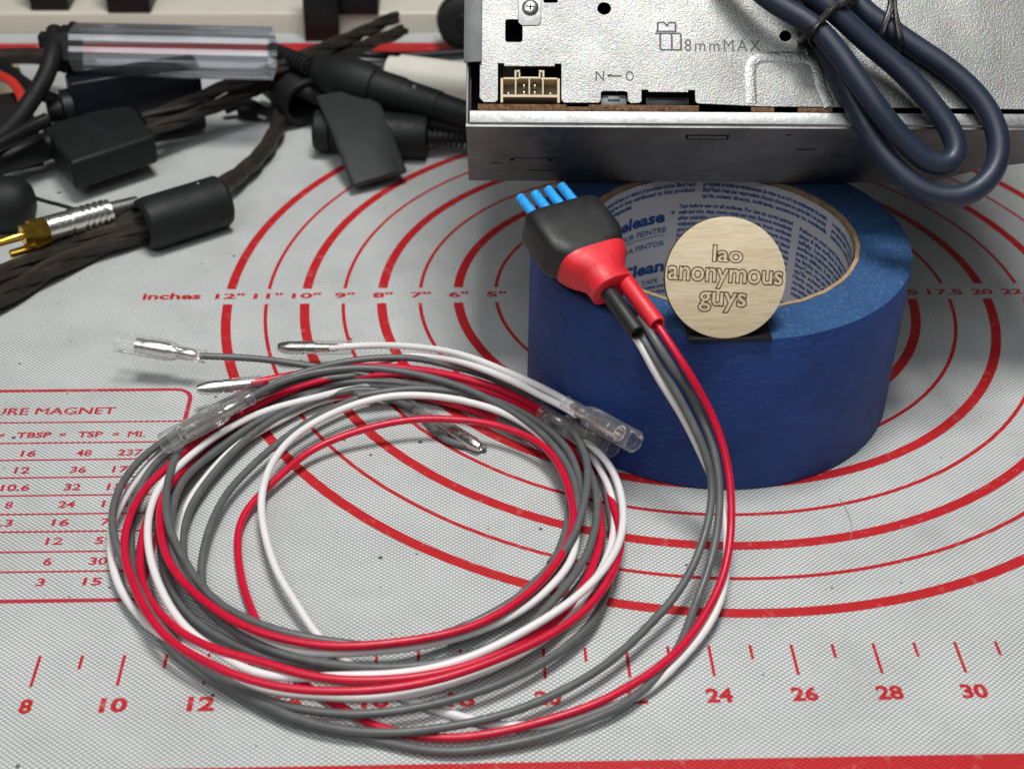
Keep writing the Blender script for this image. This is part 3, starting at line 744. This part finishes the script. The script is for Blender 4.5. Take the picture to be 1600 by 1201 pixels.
# from the connector: red, two greys, white
wire(M_REDW, [(1012, 488, 5.45), (1027, 507, 5.3), (1048, 540, 5.0), (1075, 580, 4.5), (1112, 645, 3.5), (1136, 722, 2.5), (1143, 800, 1.6), (1131, 890, .95), (1095, 970, .6), (1040, 1035, .5), (951, 1091, .42), (888, 1116), (825, 1134), (731, 1150, .2), (653, 1149, .16), (600, 1136), (570, 1124), (537, 1103, .12), (497, 1086), (450, 1045), (415, 1003), (393, 955, .14), (378, 905),
             (372, 850, .16), (376, 818), (390, 790), (426, 752), (483, 706, .45), (540, 680), (600, 663, .7), (650, 655), (700, 654, .75), (760, 659), (810, 675), (850, 698, .75), (878, 735), (893, 780), (897, 815, .8), (888, 850), (862, 890), (820, 930), (760, 968, .85), (690, 992), (600, 1006, .9), (516, 1009), (450, 1000), (383, 978), (333, 950, .85), (290, 914), (260, 870), (250, 823, .8), (253, 785), (266, 757), (283, 735, .5), (305, 712), (345, 680), (400, 650, .3), (470, 628), (560, 615, .25), (660, 620), (760, 648), (830, 680, .2)])
wire(M_GREYW, [(1000, 495, 5.3), (1018, 522, 5.2), (1045, 565, 4.7), (1080, 620, 3.7), (1110, 690, 2.8), (1124, 752, 2.1), (1122, 820, 1.4), (1106, 895, .8), (1086, 946, .5), (1060, 1010, .35), (1020, 1064), (966, 1107, .3), (900, 1133), (856, 1149, .25), (762, 1168), (700, 1172, .2), (637, 1165), (590, 1156, .16), (512, 1142), (437, 1122, .13), (375, 1090), (312, 1050), (262, 1008, .2), (225, 950), (215, 890), (225, 830, .25), (248, 775), (290, 720), (345, 672, .3), (420, 632), (520, 607), (620, 606, .3), (720, 625), (800, 656), (860, 700), (895, 760), (900, 820, .3), (880, 870)])
wire(M_GREYW, [(985, 503, 5.2), (1007, 532, 5.0), (1040, 585, 4.3), (1075, 645, 3.5), (1100, 700, 2.8), (1112, 752, 2.1), (1109, 800, 1.6), (1093, 860, 1.15), (1060, 923, .8), (1016, 976, .6), (966, 1022, .5), (900, 1068, .45), (825, 1103, .42), (731, 1130, .40), (637, 1143, .38), (575, 1142), (512, 1134), (450, 1116, .35), (400, 1094), (340, 1060, .3), (285, 1022), (243, 975, .3), (218, 920), (207, 870), (205, 820, .35), (214, 770), (238, 728, .5), (268, 704), (330, 655, .5), (400, 618), (480, 595), (570, 585, .5)])
wire(M_WHITEW, [(975, 500, 5.2), (996, 530, 5.0), (1023, 580, 4.3), (1062, 642, 3.4), (1095, 705, 2.6), (1125, 775, 1.7), (1136, 860, .95), (1126, 933, .6), (1100, 985, .4), (1060, 1034, .3), (1006, 1083, .2), (933, 1113, .15), (860, 1131, .13), (809, 1135), (762, 1131, .12), (731, 1123), (690, 1110), (644, 1093), (595, 1068), (545, 1034, .14), (494, 990, .3), (466, 950, .45), (436, 903, .5), (416, 850, .55), (409, 800, .6), (414, 752, .65), (430, 714, .7), (455, 685), (500, 655), (548, 634, .75),
               (600, 621, .8), (645, 618), (707, 622, .8), (770, 637), (820, 661, .75), (858, 693), (884, 732), (899, 780, .7), (902, 830), (893, 878), (852, 924, .6), (800, 960), (731, 990, .6), (637, 1012), (544, 1021, .6), (481, 1020), (430, 1009), (376, 986, .5), (330, 955), (290, 905), (280, 860, .3), (290, 800)])
# second turns
wire(M_WHITEW, [(845, 655, .35), (880, 668, .6), (905, 682, .8), (924, 698, .9), (948, 722, .85), (964, 752, .8), (974, 785, .85), (975, 817, .95), (966, 853, 1.0), (940, 893, 1.05), (900, 930, 1.0), (850, 966, .9), (800, 996, .8), (740, 1025, .7), (680, 1045, .6), (606, 1055, .5), (528, 1055), (453, 1058, .45), (390, 1047), (345, 1020, .5), (293, 983, .6), (260, 936, .7), (238, 883), (231, 836, .75), (234, 795), (246, 762), (268, 738, .7), (290, 718), (323, 690), (366, 664, .65), (420, 641), (495, 621, .5), (560, 606, .3), (640, 605, .2), (740, 630), (820, 670)])
wire(M_WHITEW, [(860, 665, .25), (895, 684, .4), (922, 708, .5), (940, 740, .5), (955, 775, .5), (960, 823, .5), (945, 880, .5), (900, 950, .45), (841, 1004, .45), (762, 1046, .45), (700, 1068), (637, 1084, .42), (575, 1090, .4), (497, 1087), (420, 1078, .4), (350, 1052), (290, 1012, .35), (240, 985), (205, 946), (184, 905, .4), (173, 855), (176, 815), (190, 787, .45), (202, 763), (225, 734), (258, 700, .5), (300, 668), (370, 630, .4), (440, 607)])
wire(M_REDW, [(880, 680, .2), (915, 702, .25), (938, 735, .35), (952, 768, .45), (961, 797, .6), (972, 830, .75), (966, 870, .8), (940, 924, .85), (910, 958), (866, 988, .85), (825, 1010), (762, 1037, .85), (700, 1056), (637, 1069, .85), (575, 1077), (500, 1078, .85), (440, 1073), (375, 1058, .85), (320, 1035), (268, 1003, .85), (235, 963), (208, 912, .85), (194, 865), (196, 823, .85), (210, 787), (232, 757), (260, 733, .7), (295, 702), (332, 674, .65), (362, 654), (395, 636, .6), (445, 612), (495, 595, .5), (545, 586), (600, 580, .4), (660, 588), (730, 610, .3), (800, 650)])
wire(M_REDW, [(880, 690, .15), (908, 715, .25), (926, 752, .3), (936, 790, .4), (940, 840, .45), (928, 880, .5), (905, 925), (872, 969, .55), (825, 998), (762, 1028, .6), (700, 1047), (637, 1058, .65), (575, 1061), (512, 1059), (450, 1048, .65), (400, 1033), (350, 1020, .6), (293, 995), (257, 966, .55), (235, 935), (221, 900, .5), (218, 866), (222, 836, .45), (240, 785), (275, 740, .35), (330, 690)])
wire(M_GREYW, [(895, 660, .3), (930, 710, .4), (948, 770, .4), (958, 830, .4), (960, 880, .4), (946, 930, .42), (916, 981, .42), (866, 1024), (800, 1060, .42), (740, 1084), (669, 1103, .42), (575, 1114), (512, 1112), (450, 1103, .40), (390, 1082), (335, 1052, .35), (282, 1012, .35), (246, 970), (210, 905, .6), (183, 857, .85), (175, 817, .9), (177, 785), (187, 758), (207, 730, .9), (232, 706), (258, 688, .8), (300, 658), (357, 625, .6), (395, 608), (450, 592, .5), (540, 584)])
wire(M_GREYW, [(906, 700, .6), (925, 745, .65), (932, 783, .7), (930, 823, .7), (916, 866, .7), (893, 906), (850, 956, .7), (809, 992), (762, 1013, .65), (700, 1031), (637, 1041, .6), (575, 1043), (512, 1037), (450, 1024, .55), (383, 996, .55), (340, 966), (305, 930, .6), (280, 895), (266, 845, .65), (268, 800), (280, 762, .6), (306, 730), (345, 699, .5), (395, 663), (445, 636, .45), (495, 612), (545, 598, .4), (620, 598), (700, 610)])
wire(M_GREYW, [(937, 790, .25), (942, 840), (925, 890, .25), (880, 945), (830, 985), (770, 1020, .3), (690, 1044), (600, 1050), (500, 1043, .3), (416, 1028), (350, 1000), (300, 965, .3), (268, 920), (254, 870, .35), (256, 815), (275, 765), (320, 715, .3), (380, 672)])
wire(M_GREYW, [(300, 678, .75), (283, 696, .8), (270, 725, .85), (262, 762), (260, 797, .9), (265, 830), (283, 866, .85), (306, 903), (336, 938, .8), (383, 965), (433, 984, .75), (483, 996), (540, 1005, .6), (622, 1013, .45), (700, 991, .4), (762, 964), (820, 925, .4), (870, 870), (890, 800, .4), (880, 740), (840, 690), (780, 655, .4)])
wire(M_GREYW, [(760, 700, .12), (700, 690, .14), (640, 625, .25), (570, 607, .35), (495, 624, .4), (420, 661), (370, 701, .4), (325, 750), (292, 800, .35), (285, 850), (300, 910, .3), (345, 965)])
wire(M_WHITEW, [(590, 612, .12), (510, 625, .15), (440, 655, .28), (370, 695, .3), (320, 745, .3), (292, 790, .28), (280, 840, .25)])
wire(M_GREYW, [(640, 612, .5), (590, 612), (545, 628, .5), (495, 651), (445, 684, .5), (395, 725), (357, 765, .45), (332, 812), (317, 863, .4), (315, 900), (322, 930, .3), (345, 962)])
# upper arc, running to the terminals
wire(M_GREYW, [(382, 626, 1.1), (420, 604, 1.1), (470, 586, 1.1), (520, 577), (582, 575, 1.05), (645, 583), (707, 600, .95), (760, 622), (810, 650, .85), (855, 685), (890, 730, .8), (903, 780), (895, 830, .7), (860, 880)])
wire(M_GREYW, [(312, 556, 1.05), (345, 557, 1.0), (370, 558), (420, 562, .85), (470, 570, .75), (530, 580, .6), (600, 592, .45), (680, 604, .35)])
wire(M_GREYW, [(420, 600, .8), (470, 582, .9), (520, 568, .9), (570, 561), (645, 560, .9), (707, 572), (754, 585, .9), (801, 606), (848, 632, .9), (873, 650, .95), (897, 676, 1.0), (914, 706), (921, 736, 1.05), (917, 766), (910, 800, 1.0), (903, 825, .9), (883, 858), (843, 900, .75), (800, 940, .7), (740, 972), (640, 1010, .5)])
wire(M_GREYW, [(560, 618, .6), (645, 607, .7), (739, 617, .7), (801, 637), (850, 667, .7), (888, 702), (906, 745, .6), (905, 800), (880, 870, .5), (843, 915), (780, 965, .4), (700, 1003)])
wire(M_REDW, [(392, 599, .75), (430, 592, .75), (470, 584), (520, 577, .7), (580, 573), (645, 577, .75), (707, 586, .8), (770, 604), (817, 625, .8), (848, 642, .85)], r=0.125)
wire(M_REDW, [(440, 625, .12), (505, 602, .2), (560, 589, .45), (640, 584, .65), (700, 592, .65), (770, 613), (815, 634, .65), (846, 650, .7)])
wire(M_WHITEW, [(515, 544, .7), (550, 541, .75), (600, 540, .9), (645, 541, 1.1), (690, 546, 1.25), (740, 559, 1.4), (790, 580, 1.5), (840, 603, 1.55), (888, 628, 1.6), (905, 640, 1.65)])
wire(M_WHITEW, [(470, 600, .3), (520, 585, .35), (582, 568, .55), (640, 557, .85), (700, 561), (750, 574, 1.3), (800, 595, 1.4), (845, 618, 1.5), (882, 636, 1.55), (900, 648, 1.6)])

# bullet terminals
def male(tip, back, metal=M_STEEL):
    d = back-tip; L = d.length; u = d.normalized(); r = 0.20
    b = MB(); ML = min(1.15, L*0.55)
    b.lathe(tip, u, [(0.06, 0.06), (0.0, 0.085), (0.02, 0.125), (0.14, 0.168), (0.30, 0.195), (0.40, r), (ML-.36, r), (ML-.34, r*.88), (ML-.29, r*.88), (ML-.27, r), (ML, r), (ML, r*.7), (L*.82, r*.62)], 24)
    t = link("bullet_terminal", b, metal, har)
    b = MB(); b.lathe(tip, u, [(ML-.02, r*1.02), (ML+.0, r*1.12), (L-.05, r*1.08), (L, r*1.02)], 24, cap=False); link("clear_sleeve", b, M_CLEAR, t)
def female(tip, back, metal=M_SILVER):
    d = back-tip; L = d.length; u = d.normalized(); R_, r = 0.315, 0.205
    b = MB(); m0 = 0.60; m1 = L*0.58
    b.lathe(tip, u, [(m0+.2, 0.17), (m0, 0.19), (m0, 0.235), (m0+.22, 0.235), (m0+.24, 0.215), (m0+.30, 0.215), (m0+.32, 0.235), (m1, 0.235), (m1+.12, .15), (m1+.35, .14), (m1+.4, .17), (L*.86, .16), (L*.9, .12)], 24)
    t = link("socket_terminal", b, metal, har)
    b = MB(); b.lathe(tip, u, [(0.03, R_-.03), (0, R_-.012), (0.01, R_), (L*.60, R_), (L*.66, R_*.9), (L*.72, r), (L-.05, r), (L-.02, r+.025), (L, r+.015), (L, r-.03)], 28, cap=False); link("clear_sleeve", b, M_CLEAR, t)
female(at(183, 534, 1.25), at(320, 557, 1.03)); female(at(257, 692, 1.25), at(392, 621, 1.12)); female(at(992, 690, 1.95), at(884, 630, 1.60)); female(at(960, 698, 1.05), at(846, 644, 0.85), M_STEEL)
male(at(434, 543, .62), at(549, 543, .72)); male(at(307, 608, .8), at(410, 597, .75), M_SILVER); male(at(751, 700, .22), at(652, 640, .25))
# short jacket ends inside the last terminal
wire(M_GREYW, [(668, 650, .24), (640, 633, .26), (600, 620, .3), (540, 612, .3)])

# ------------------------------------------------------------------ clutter behind, left
def lathe_px(name, a, q, prof, m, label=None, cat=None, parent=None, seg=32, group=None):
    b = MB(); b.lathe(a, q-a, prof, seg)
    o = link(name, b, m, parent, angle=35)
    if label: tag(o, label, cat, group)
    return o
def helix(mbq, pts, r, strands, rs, pitch, ph=0.0):
    path = spline(pts, 0.12, 4); L = 0.0; fr = []
    a = None
    for i, p in enumerate(path):
        t = (path[min(i+1, len(path)-1)]-path[max(i-1, 0)]).normalized()
        if i: L += (p-path[i-1]).length
        a = t.cross(Vector((0.1, 0.2, 1))).normalized() if a is None else (a-t*a.dot(t)).normalized()
        fr.append((p, a, t.cross(a), L))
    for k in range(strands):
        mbq.tube([p+(a*math.cos(ph+2*math.pi*(l/pitch+k/strands))+c_*math.sin(ph+2*math.pi*(l/pitch+k/strands)))*r for p, a, c_, l in fr], rs, 8)

# rounded black block with its cable (nearest)
q4 = [at(64, 195, 1.75), at(201, 157, 1.75), at(243, 211, 1.75), at(110, 254, 1.75)]
fb = thing("inline_filter", "small black rounded filter block with cable, lifted above the mat at left", "filter", at(150, 230))
b = MB(); b.prism(q4, Vector((0, 0, -1.15)), 0.17, 4); link("housing", b, M_BLACKM, fb)
b = MB(); b.tube(spline([at(-30, 262, 1.1), at(20, 245, 1.15), at(88, 224, 1.2)], .2, 1), 0.52, 24); link("cable", b, M_BLACKP, fb)
b = MB()
pa_, pb_ = at(5, 236, 1.72), at(70, 218, 1.72)
# blue-black box behind it
bx = thing("inline_transformer", "larger blue-black plastic box under the clear tube", "box", at(210, 150))
f0, f1 = at(108, 131, 3.0), at(312, 99, 3.0); dd = (f1-f0).normalized(); bk = Vector((-dd.y, dd.x, 0))*1.1
b = MB(); b.prism([f0, f1, f1+bk, f0+bk], Vector((0, 0, -2.75)), 0.12, 3); link("housing", b, M_NAVYBOX, bx)
b = MB(); b.lathe(f0+dd*0.02+bk*0.5-Z*1.2, -dd, [(0, .75), (.35, .72), (.42, .5), (.9, .42)], 24); link("cable_gland", b, M_BLACKP, bx)

# clear pack tube with black cap
ct = thing("clear_tube", "clear ribbed plastic tube with black end cap lying across the clutter", "tube", at(270, 95))
ta, tb_ = at(112, 77, 3.7), at(426, 84, 3.7); tu = (tb_-ta).normalized()
b = MB(); TLn = (tb_-ta).length
tv = tu.cross(Z).normalized(); tw = tv.cross(tu)
for r_ in (0.98, 0.93):
    ring_ = lambda t, q: [ta+tu*t+(tv*math.cos(2*math.pi*k_/72)+tw*math.sin(2*math.pi*k_/72))*q*(0.94+0.06*math.cos(12*math.pi*k_/72)+0.012*math.cos(36*math.pi*k_/72)) for k_ in range(72)]
    b.loft([ring_(0, r_), ring_(TLn*.5, r_*1.01), ring_(TLn, r_)], cap=False)
link("tube_wall", b, M_CLEAR2, ct, angle=80)
b = MB(); b.lathe(ta-tu*0.35, tu, [(0, .45), (0.0, .9), (.3, .9), (.3, 1.03), (.5, 1.03)], 6); b.box(ta-tu*0.75+Z*0.35, tu, tu.cross(Z), Z, (0.8, 0.5, 0.5), .05); b.box(ta-tu*0.75-Z*0.5, tu, tu.cross(Z), Z, (0.9, 0.9, 0.5), .05)
link("end_cap", b, M_BLACKP, ct, smooth=False)

# long black plug with ribbed boot
def plug(a, q, body, label, group, boot_at_start=True):
    u = (q-a).normalized(); L = (q-a).length
    root = thing("audio_plug", label, "plug", (a+q)/2-Z*((a+q)/2).z, group)
    b = MB(); b.lathe(a, u, [(t*L, r) for t, r in body], 36); link("barrel", b, M_BLACKM, root, angle=30)
    return root, u, L
a_, q_ = at(492, 108, 2.55), at(742, 183, 1.75)
pr1, u1, L1 = plug(a_, q_, [(0, .44), (.02, .52), (.10, .74), (.20, .86), (.30, .88), (.38, .80), (.385, .70), (.55, .68), (.56, .64), (.60, .62), (.78, .58), (.785, .54), (1, .46)], "long black audio plug with ribbed boot, slanting down to the chassis", "black audio plugs")
b = MB(); pts = []
for i in range(10):
    pts += [(i*0.21, .30+i*.008), (i*0.21+.13, .30+i*.008), (i*0.21+.135, .22), (i*0.21+.205, .22)]
s0 = at(424, 77, 2.75); b.lathe(s0, a_-s0, pts, 20); link("ribbed_boot", b, M_RUBBER, pr1, angle=30)
b = MB(); b.lathe(a_+u1*L1*.63+Z*.58-Y*.18, (Z-Y*.3), [(0, .09), (.05, .07)], 12); link("set_screw", b, M_SILVER, pr1)
a2, q2 = at(492, 203, .95), at(668, 214, .85)
pr2, u2, L2 = plug(a2, q2, [(0, .70), (.02, .78), (.14, .78), (.15, .70), (.32, .70), (.33, .82), (.96, .84), (1, .78)], "thick black audio plug lying under the flat sleeve", "black audio plugs")
b = MB(); b.lathe(q2, at(745, 216, .75)-q2, pts, 20); link("ribbed_boot", b, M_RUBBER, pr2, angle=30)
# open black collar
b = MB(); ca, cb = at(447, 128, 1.35), at(492, 178, 1.0)
b.lathe(ca, cb-ca, [(0, .75), (.1, .98), (1.7, .98), (1.8, .92), (1.8, .76), (.5, .72)], 36)
tag(link("open_collar", b, M_RUBBER, None, angle=35), "open-ended black ferrite collar behind the flat sleeve", "collar")
# flat sleeve
fs = [at(494, 152, 2.15), at(584, 138, 2.15), at(636, 268, 0.55), at(549, 291, 0.45)]
b = MB(); rings = []
for i in range(13):
    t = i/12; l = fs[0].lerp(fs[3], t); r_ = fs[1].lerp(fs[2], t); w_ = r_-l; nn = w_.cross(fs[3]-fs[0]).normalized(); nn = nn if nn.z > 0 else -nn
    bul = 0.09+0.05*math.sin(t*3.1)+0.10*max(0, t-.75)*4*.25; row = []
    for j in range(24):
        th = 2*math.pi*j/24; x = math.cos(th); y = math.sin(th)
        row.append(l+w_*(0.5+0.5*math.copysign(abs(x)**.55, x))+nn*(bul*math.copysign(abs(y)**.8, y)*(1 if y < 0 else 1+.9*math.exp(-((x-.25)/.12)**2)*max(0, t-.35)) + .10*math.sin(t*3.1)))
    rings.append(row)
b.loft(rings); tag(link("heat_shrink_piece", b, M_FLATSHR, None, angle=50), "flat cut piece of grey-black heat shrink resting against the plugs", "heat shrink")
# white tube
b = MB(); wa, wb = at(606, 112, 1.0), at(760, 132, 1.0)
b.lathe(wa, wb-wa, [(0, .5), (.05, .64), (.5, .66), (.55, .76), ((wb-wa).length, .76)], 40); tag(link("white_tube", b, M_WHITEP, None, angle=35), "glossy cream white plastic tube beside the chassis corner", "tube")

# smoky twisted cables
def cable_thing(pts, label, r=.145, strands=3, rs=.15, pitch=5.5, m=M_SMOKE, group="smoky twisted speaker cables", ph=0.):
    b = MB(); helix(b, pts, r, strands, rs, pitch, ph); o = link("twisted_cable", b, m)
    return tag(o, label, "cable", group)
cable_thing([at(618, 27, 2.0), at(560, 54, 2.3), at(480, 86, 2.6), at(420, 112, 2.3), at(350, 137, 2.0), at(290, 162, 1.8), at(225, 187, 1.5)], "smoky twisted cable, upper of the pair running from the back to the filter block")
cable_thing([at(630, 48, 1.6), at(560, 75, 1.9), at(490, 98, 2.0), at(432, 124, 1.7), at(350, 160, 1.5), at(290, 183, 1.4), at(232, 206, 1.3)], "smoky twisted cable, lower of the pair running from the back to the filter block", ph=1.0)
cable_thing([at(405, 132, .9), at(424, 142, .8), at(437, 168, .6), at(433, 200, .5), at(412, 236, .45), at(380, 268, .55), at(330, 300, .8)], "smoky twisted cable bending down into the black cylinder", r=.13, rs=.2, pitch=4.5)
cable_thing([at(240, 335, .95), at(205, 347, .85), at(150, 368, .65), at(90, 392, .55), at(0, 432, .5), at(-60, 462, .5)], "smoky twisted cable leaving the black cylinder beside the gold plugs", r=.16, rs=.22, pitch=7.0)
cable_thing([at(240, 355, .6), at(210, 366, .5), at(150, 388, .42), at(90, 415, .42), at(0, 466, .42), at(-60, 500, .42)], "smoky twisted cable leaving the black cylinder, nearest the viewer", r=.17, rs=.21, pitch=7.0, ph=1.6)
# black ferrite cylinder
b = MB(); ca, cb = at(220, 353, .93), at(349, 313, .93); L = (cb-ca).length
b.lathe(ca, cb-ca, [(.35, .62), (0.02, .66), (0, .74), (.12, .88), (.35, .92), (L-.12, .92), (L, .84), (L, .5)], 40)
cy = link("ferrite_cylinder", b, M_BLACKM, None, angle=30); tag(cy, "thick matt black cylinder gathering the smoky cables on the mat", "cylinder")
b = MB(); b.lathe((ca+cb)/2+(cb-ca).normalized()*.7+Z*.88, Z, [(0, .05), (.06, .04)], 10); link("pale_nick", b, M_PALEMARK, cy)
# gold and silver plugs
def rca(a, q, label, short=False):
    u = (q-a).normalized()
    root = thing("gold_plug", label, "plug", (a+q)/2-Z*((a+q)/2).z, "gold tipped plugs")
    b = MB(); b.lathe(a, u, [(0, .11), (.05, .15), (.9, .15), (.95, .2)], 20); link("pin", b, M_GOLD, root)
    b = MB(); b.lathe(a+u*.85, u, [(0, .2), (.03, .36), (.28, .38), (.3, .46), (.85, .46), (.9, .40)], 8, ref=Vector((.2, .3, 1))); link("gold_collar", b, M_GOLD, root, smooth=False)
    b = MB(); pp = [(0, .42), (.75, .42), (.76, .37), (.85, .37), (.86, .44)]
    for i in range(5): pp += [(1.1+i*.22, .44), (1.1+i*.22+.1, .44), (1.1+i*.22+.11, .38), (1.1+i*.22+.2, .38)]
    pp += [(2.25, .42), (2.3, .32)]
    b.lathe(a+u*1.72, u, pp, 28); link("silver_barrel", b, M_SILVER, root, angle=30)
    if not short:
        b = MB(); b.lathe(a+u*4.0, u, [(0, .30), (1.0, .25), (1.05, .1)], 24); link("grey_tail", b, M_DULL, root)
    return root
rca(at(-6, 380, 1.35), at(195, 323, 1.25), "gold and silver plug with grey tail lying on the smoky cables")
rca(at(15, 398, .62), at(190, 345, .72), "second gold and silver plug, half hidden between cables", True)
# thin black lead, dark cap, odd leads at the far left
def lead(name, pts, r, m, label, cat, group=None):
    b = MB(); b.tube(spline(pts, .12, 4), r, 16); return tag(link(name, b, m), label, cat, group)
lead("thin_lead", [at(40, 303, 1.0), at(62, 312, .9), at(100, 322, .8), at(125, 330, .7)], .07, M_BLACKP, "thin black lead from the dark cap to the silver plug", "lead")
b = MB(); ce = at(0, 318, 1.05)
b.lathe(ce-X*1.2-Z*.1, (X+Y*.1), [(0, .95), (.9, 1.0), (1.6, .98), (2.0, .86), (2.25, .62), (2.36, .3), (2.4, .02)], 40); tag(link("dark_dome", b, M_BLACKM), "rounded dark plastic cap at the left edge above the gold plug", "cap")
lead("dark_strap", [at(86, 50, 4.2), at(82, 85, 3.9), at(72, 118, 3.4), at(50, 155, 2.8), at(20, 195, 2.3), at(-20, 230, 2.0)], .34, M_RUBBER, "dull black strap cable curving down left of the clear tube", "cable")
lead("tan_edged_blade", [at(-25, 238, 2.3), at(20, 214, 2.4), at(50, 198, 2.45), at(74, 187, 2.5)], .26, M_BLACKP, "pointed glossy black lead above the filter block's cable", "lead")
lead("red_lead", [at(-30, 112, 2.0), at(2, 120, 2.0), at(20, 130, 2.0), at(33, 150, 1.9), at(40, 176, 1.6)], .20, M_REDC, "bent red lead at the left edge among dark cables", "lead")
lead("brown_lead", [at(-20, 92, 1.4), at(20, 88, 1.5), at(60, 88, 1.6), at(95, 92, 1.6)], .34, M_SMOKE, "brown lead lying along the red border behind the strap cable", "cable")
lead("dark_lead", [at(-30, 85, 1.6), at(0, 100, 1.7), at(30, 125, 1.6), at(70, 150, 1.4), at(110, 165, 1.2)], .26, M_BLACKP, "black lead crossing under the red lead at the left edge", "lead")
lead("tangle_lead", [at(352, 172, .4), at(385, 160, .7), at(420, 176, .5), at(447, 160, .9), at(470, 120, 1.0)], .2, M_BLACKP, "thin black lead tangled between the twisted pair and the open collar", "lead")
lead("plug_lead", [at(430, 118, 1.8), at(470, 140, 1.6), at(520, 160, 1.3), at(600, 182, 1.3), at(700, 196, 1.2), at(760, 205, 1.2)], .3, M_RUBBER, "black lead running between the two audio plugs", "lead")
b = MB(); b.prism([at(-30, 150, 1.6), at(40, 140, 1.6), at(60, 200, 1.6), at(-30, 215, 1.6)], Vector((0, 0, -1.5)), .12); tag(link("black_connector", b, M_RUBBER), "black connector block under the dark strap cable", "connector")
b = MB(); b.prism([at(-30, 104, .8), at(28, 98, .8), at(38, 122, .8), at(-30, 128, .8)], Vector((0, 0, -.7)), .08); tag(link("beige_connector", b, M_CREAM), "small beige plastic block beside the red lead", "connector")
lead("back_lead", [at(525, 82, .5), at(580, 86, .35), at(650, 87, .3), at(700, 84, .3), at(760, 80, .3)], .17, M_BLACKP, "black lead lying along the mat's back border beside the white tube", "lead")
b = MB(); b.lathe(at(374, 172, .35), Vector((1, -.4, 0)), [(0, .2), (.1, .32), (.9, .32), (1.0, .2)], 20); gl_ = tag(link("small_connector", b, M_RUBBER, None, angle=30), "small dark connector on the mat under the twisted cable pair", "connector")
b = MB(); b.lathe(at(400, 178, .35), Vector((1, -.4, 0)), [(0, .16), (.45, .16), (.5, .1)], 16); link("metal_tip", b, M_SILVER, gl_)

# ------------------------------------------------------------------ things along the back edge
tr = thing("parts_tray", "long cream plastic parts tray along the back of the mat", "tray", (-14, 30, 0))
b = MB(); b.box((-14, 31.2, 0.45), X, Y, Z, (60, 17.5, 1.05), .12, 3); link("tray_body", b, M_TRAY, tr)
def tray_block(px0, px1, pyb, h, dpt, label, grp="black blocks on the cream tray"):
    a, q = at(px0, pyb, 1.0), at(px1, pyb, 1.0)
    b = MB(); b.box(((a.x+q.x)/2, a.y+dpt/2, 0.98+h/2), X, Y, Z, (q.x-a.x, dpt, h), .08); return tag(link("black_block", b, M_BLACKP), label, "block", grp)
tray_block(48, 108, 17, 3.0, 2.0, "leftmost black block standing on the cream tray")
tray_block(168, 236, 20, 3.0, 2.5, "black block on the cream tray above the clear tube")
tray_block(526, 592, 24, 3.2, 2.5, "black block on the cream tray right of the black bracket")
b = MB(); pm = at(504, 66, 0.0); b.box((pm.x, pm.y+.2, 2.2), X, Y, Z, (1.55, .35, 4.4), .05)
br = tag(link("black_bracket", b, M_BLACKP), "tall black bracket standing in front of the cream tray", "bracket")
b = MB(); b.lathe((pm.x-.35, pm.y+.04, 1.7), -Y, [(0, .16), (.05, .14)], 16); link("bolt", b, M_RUBBER, br)
kn = thing("ribbed_wheel", "round black ribbed knob at the back beside the chassis", "knob", at(712, 80))
kc = at(722, 45, 1.2); b = MB(); b.lathe(kc+Y*1.2, -Y+Z*.15+X*.1, [(0, .9), (.1, 1.15), (1.1, 1.15), (1.2, 1.02), (1.25, .6)], 40); link("wheel_body", b, M_RUBBER, kn)
b = MB(); b.lathe(kc+Y*1.2+(-Y+Z*.15+X*.1).normalized()*1.2, -Y+Z*.15+X*.1, [(0, .5), (.08, .42)], 24); link("hub", b, M_BLACKP, kn)

# ------------------------------------------------------------------ loose fibres on the mat
for pts, lb in (([(1311, 777), (1322, 795), (1329, 812), (1331, 832), (1328, 842)], "fine dark hair curving across the circle in front of the tape roll"),):
    b = MB(); b.tube(spline([at(x, y, .02) for x, y in pts], .05, 2), .008, 6); tag(link("loose_hair", b, M_PALEMARK), lb, "hair")
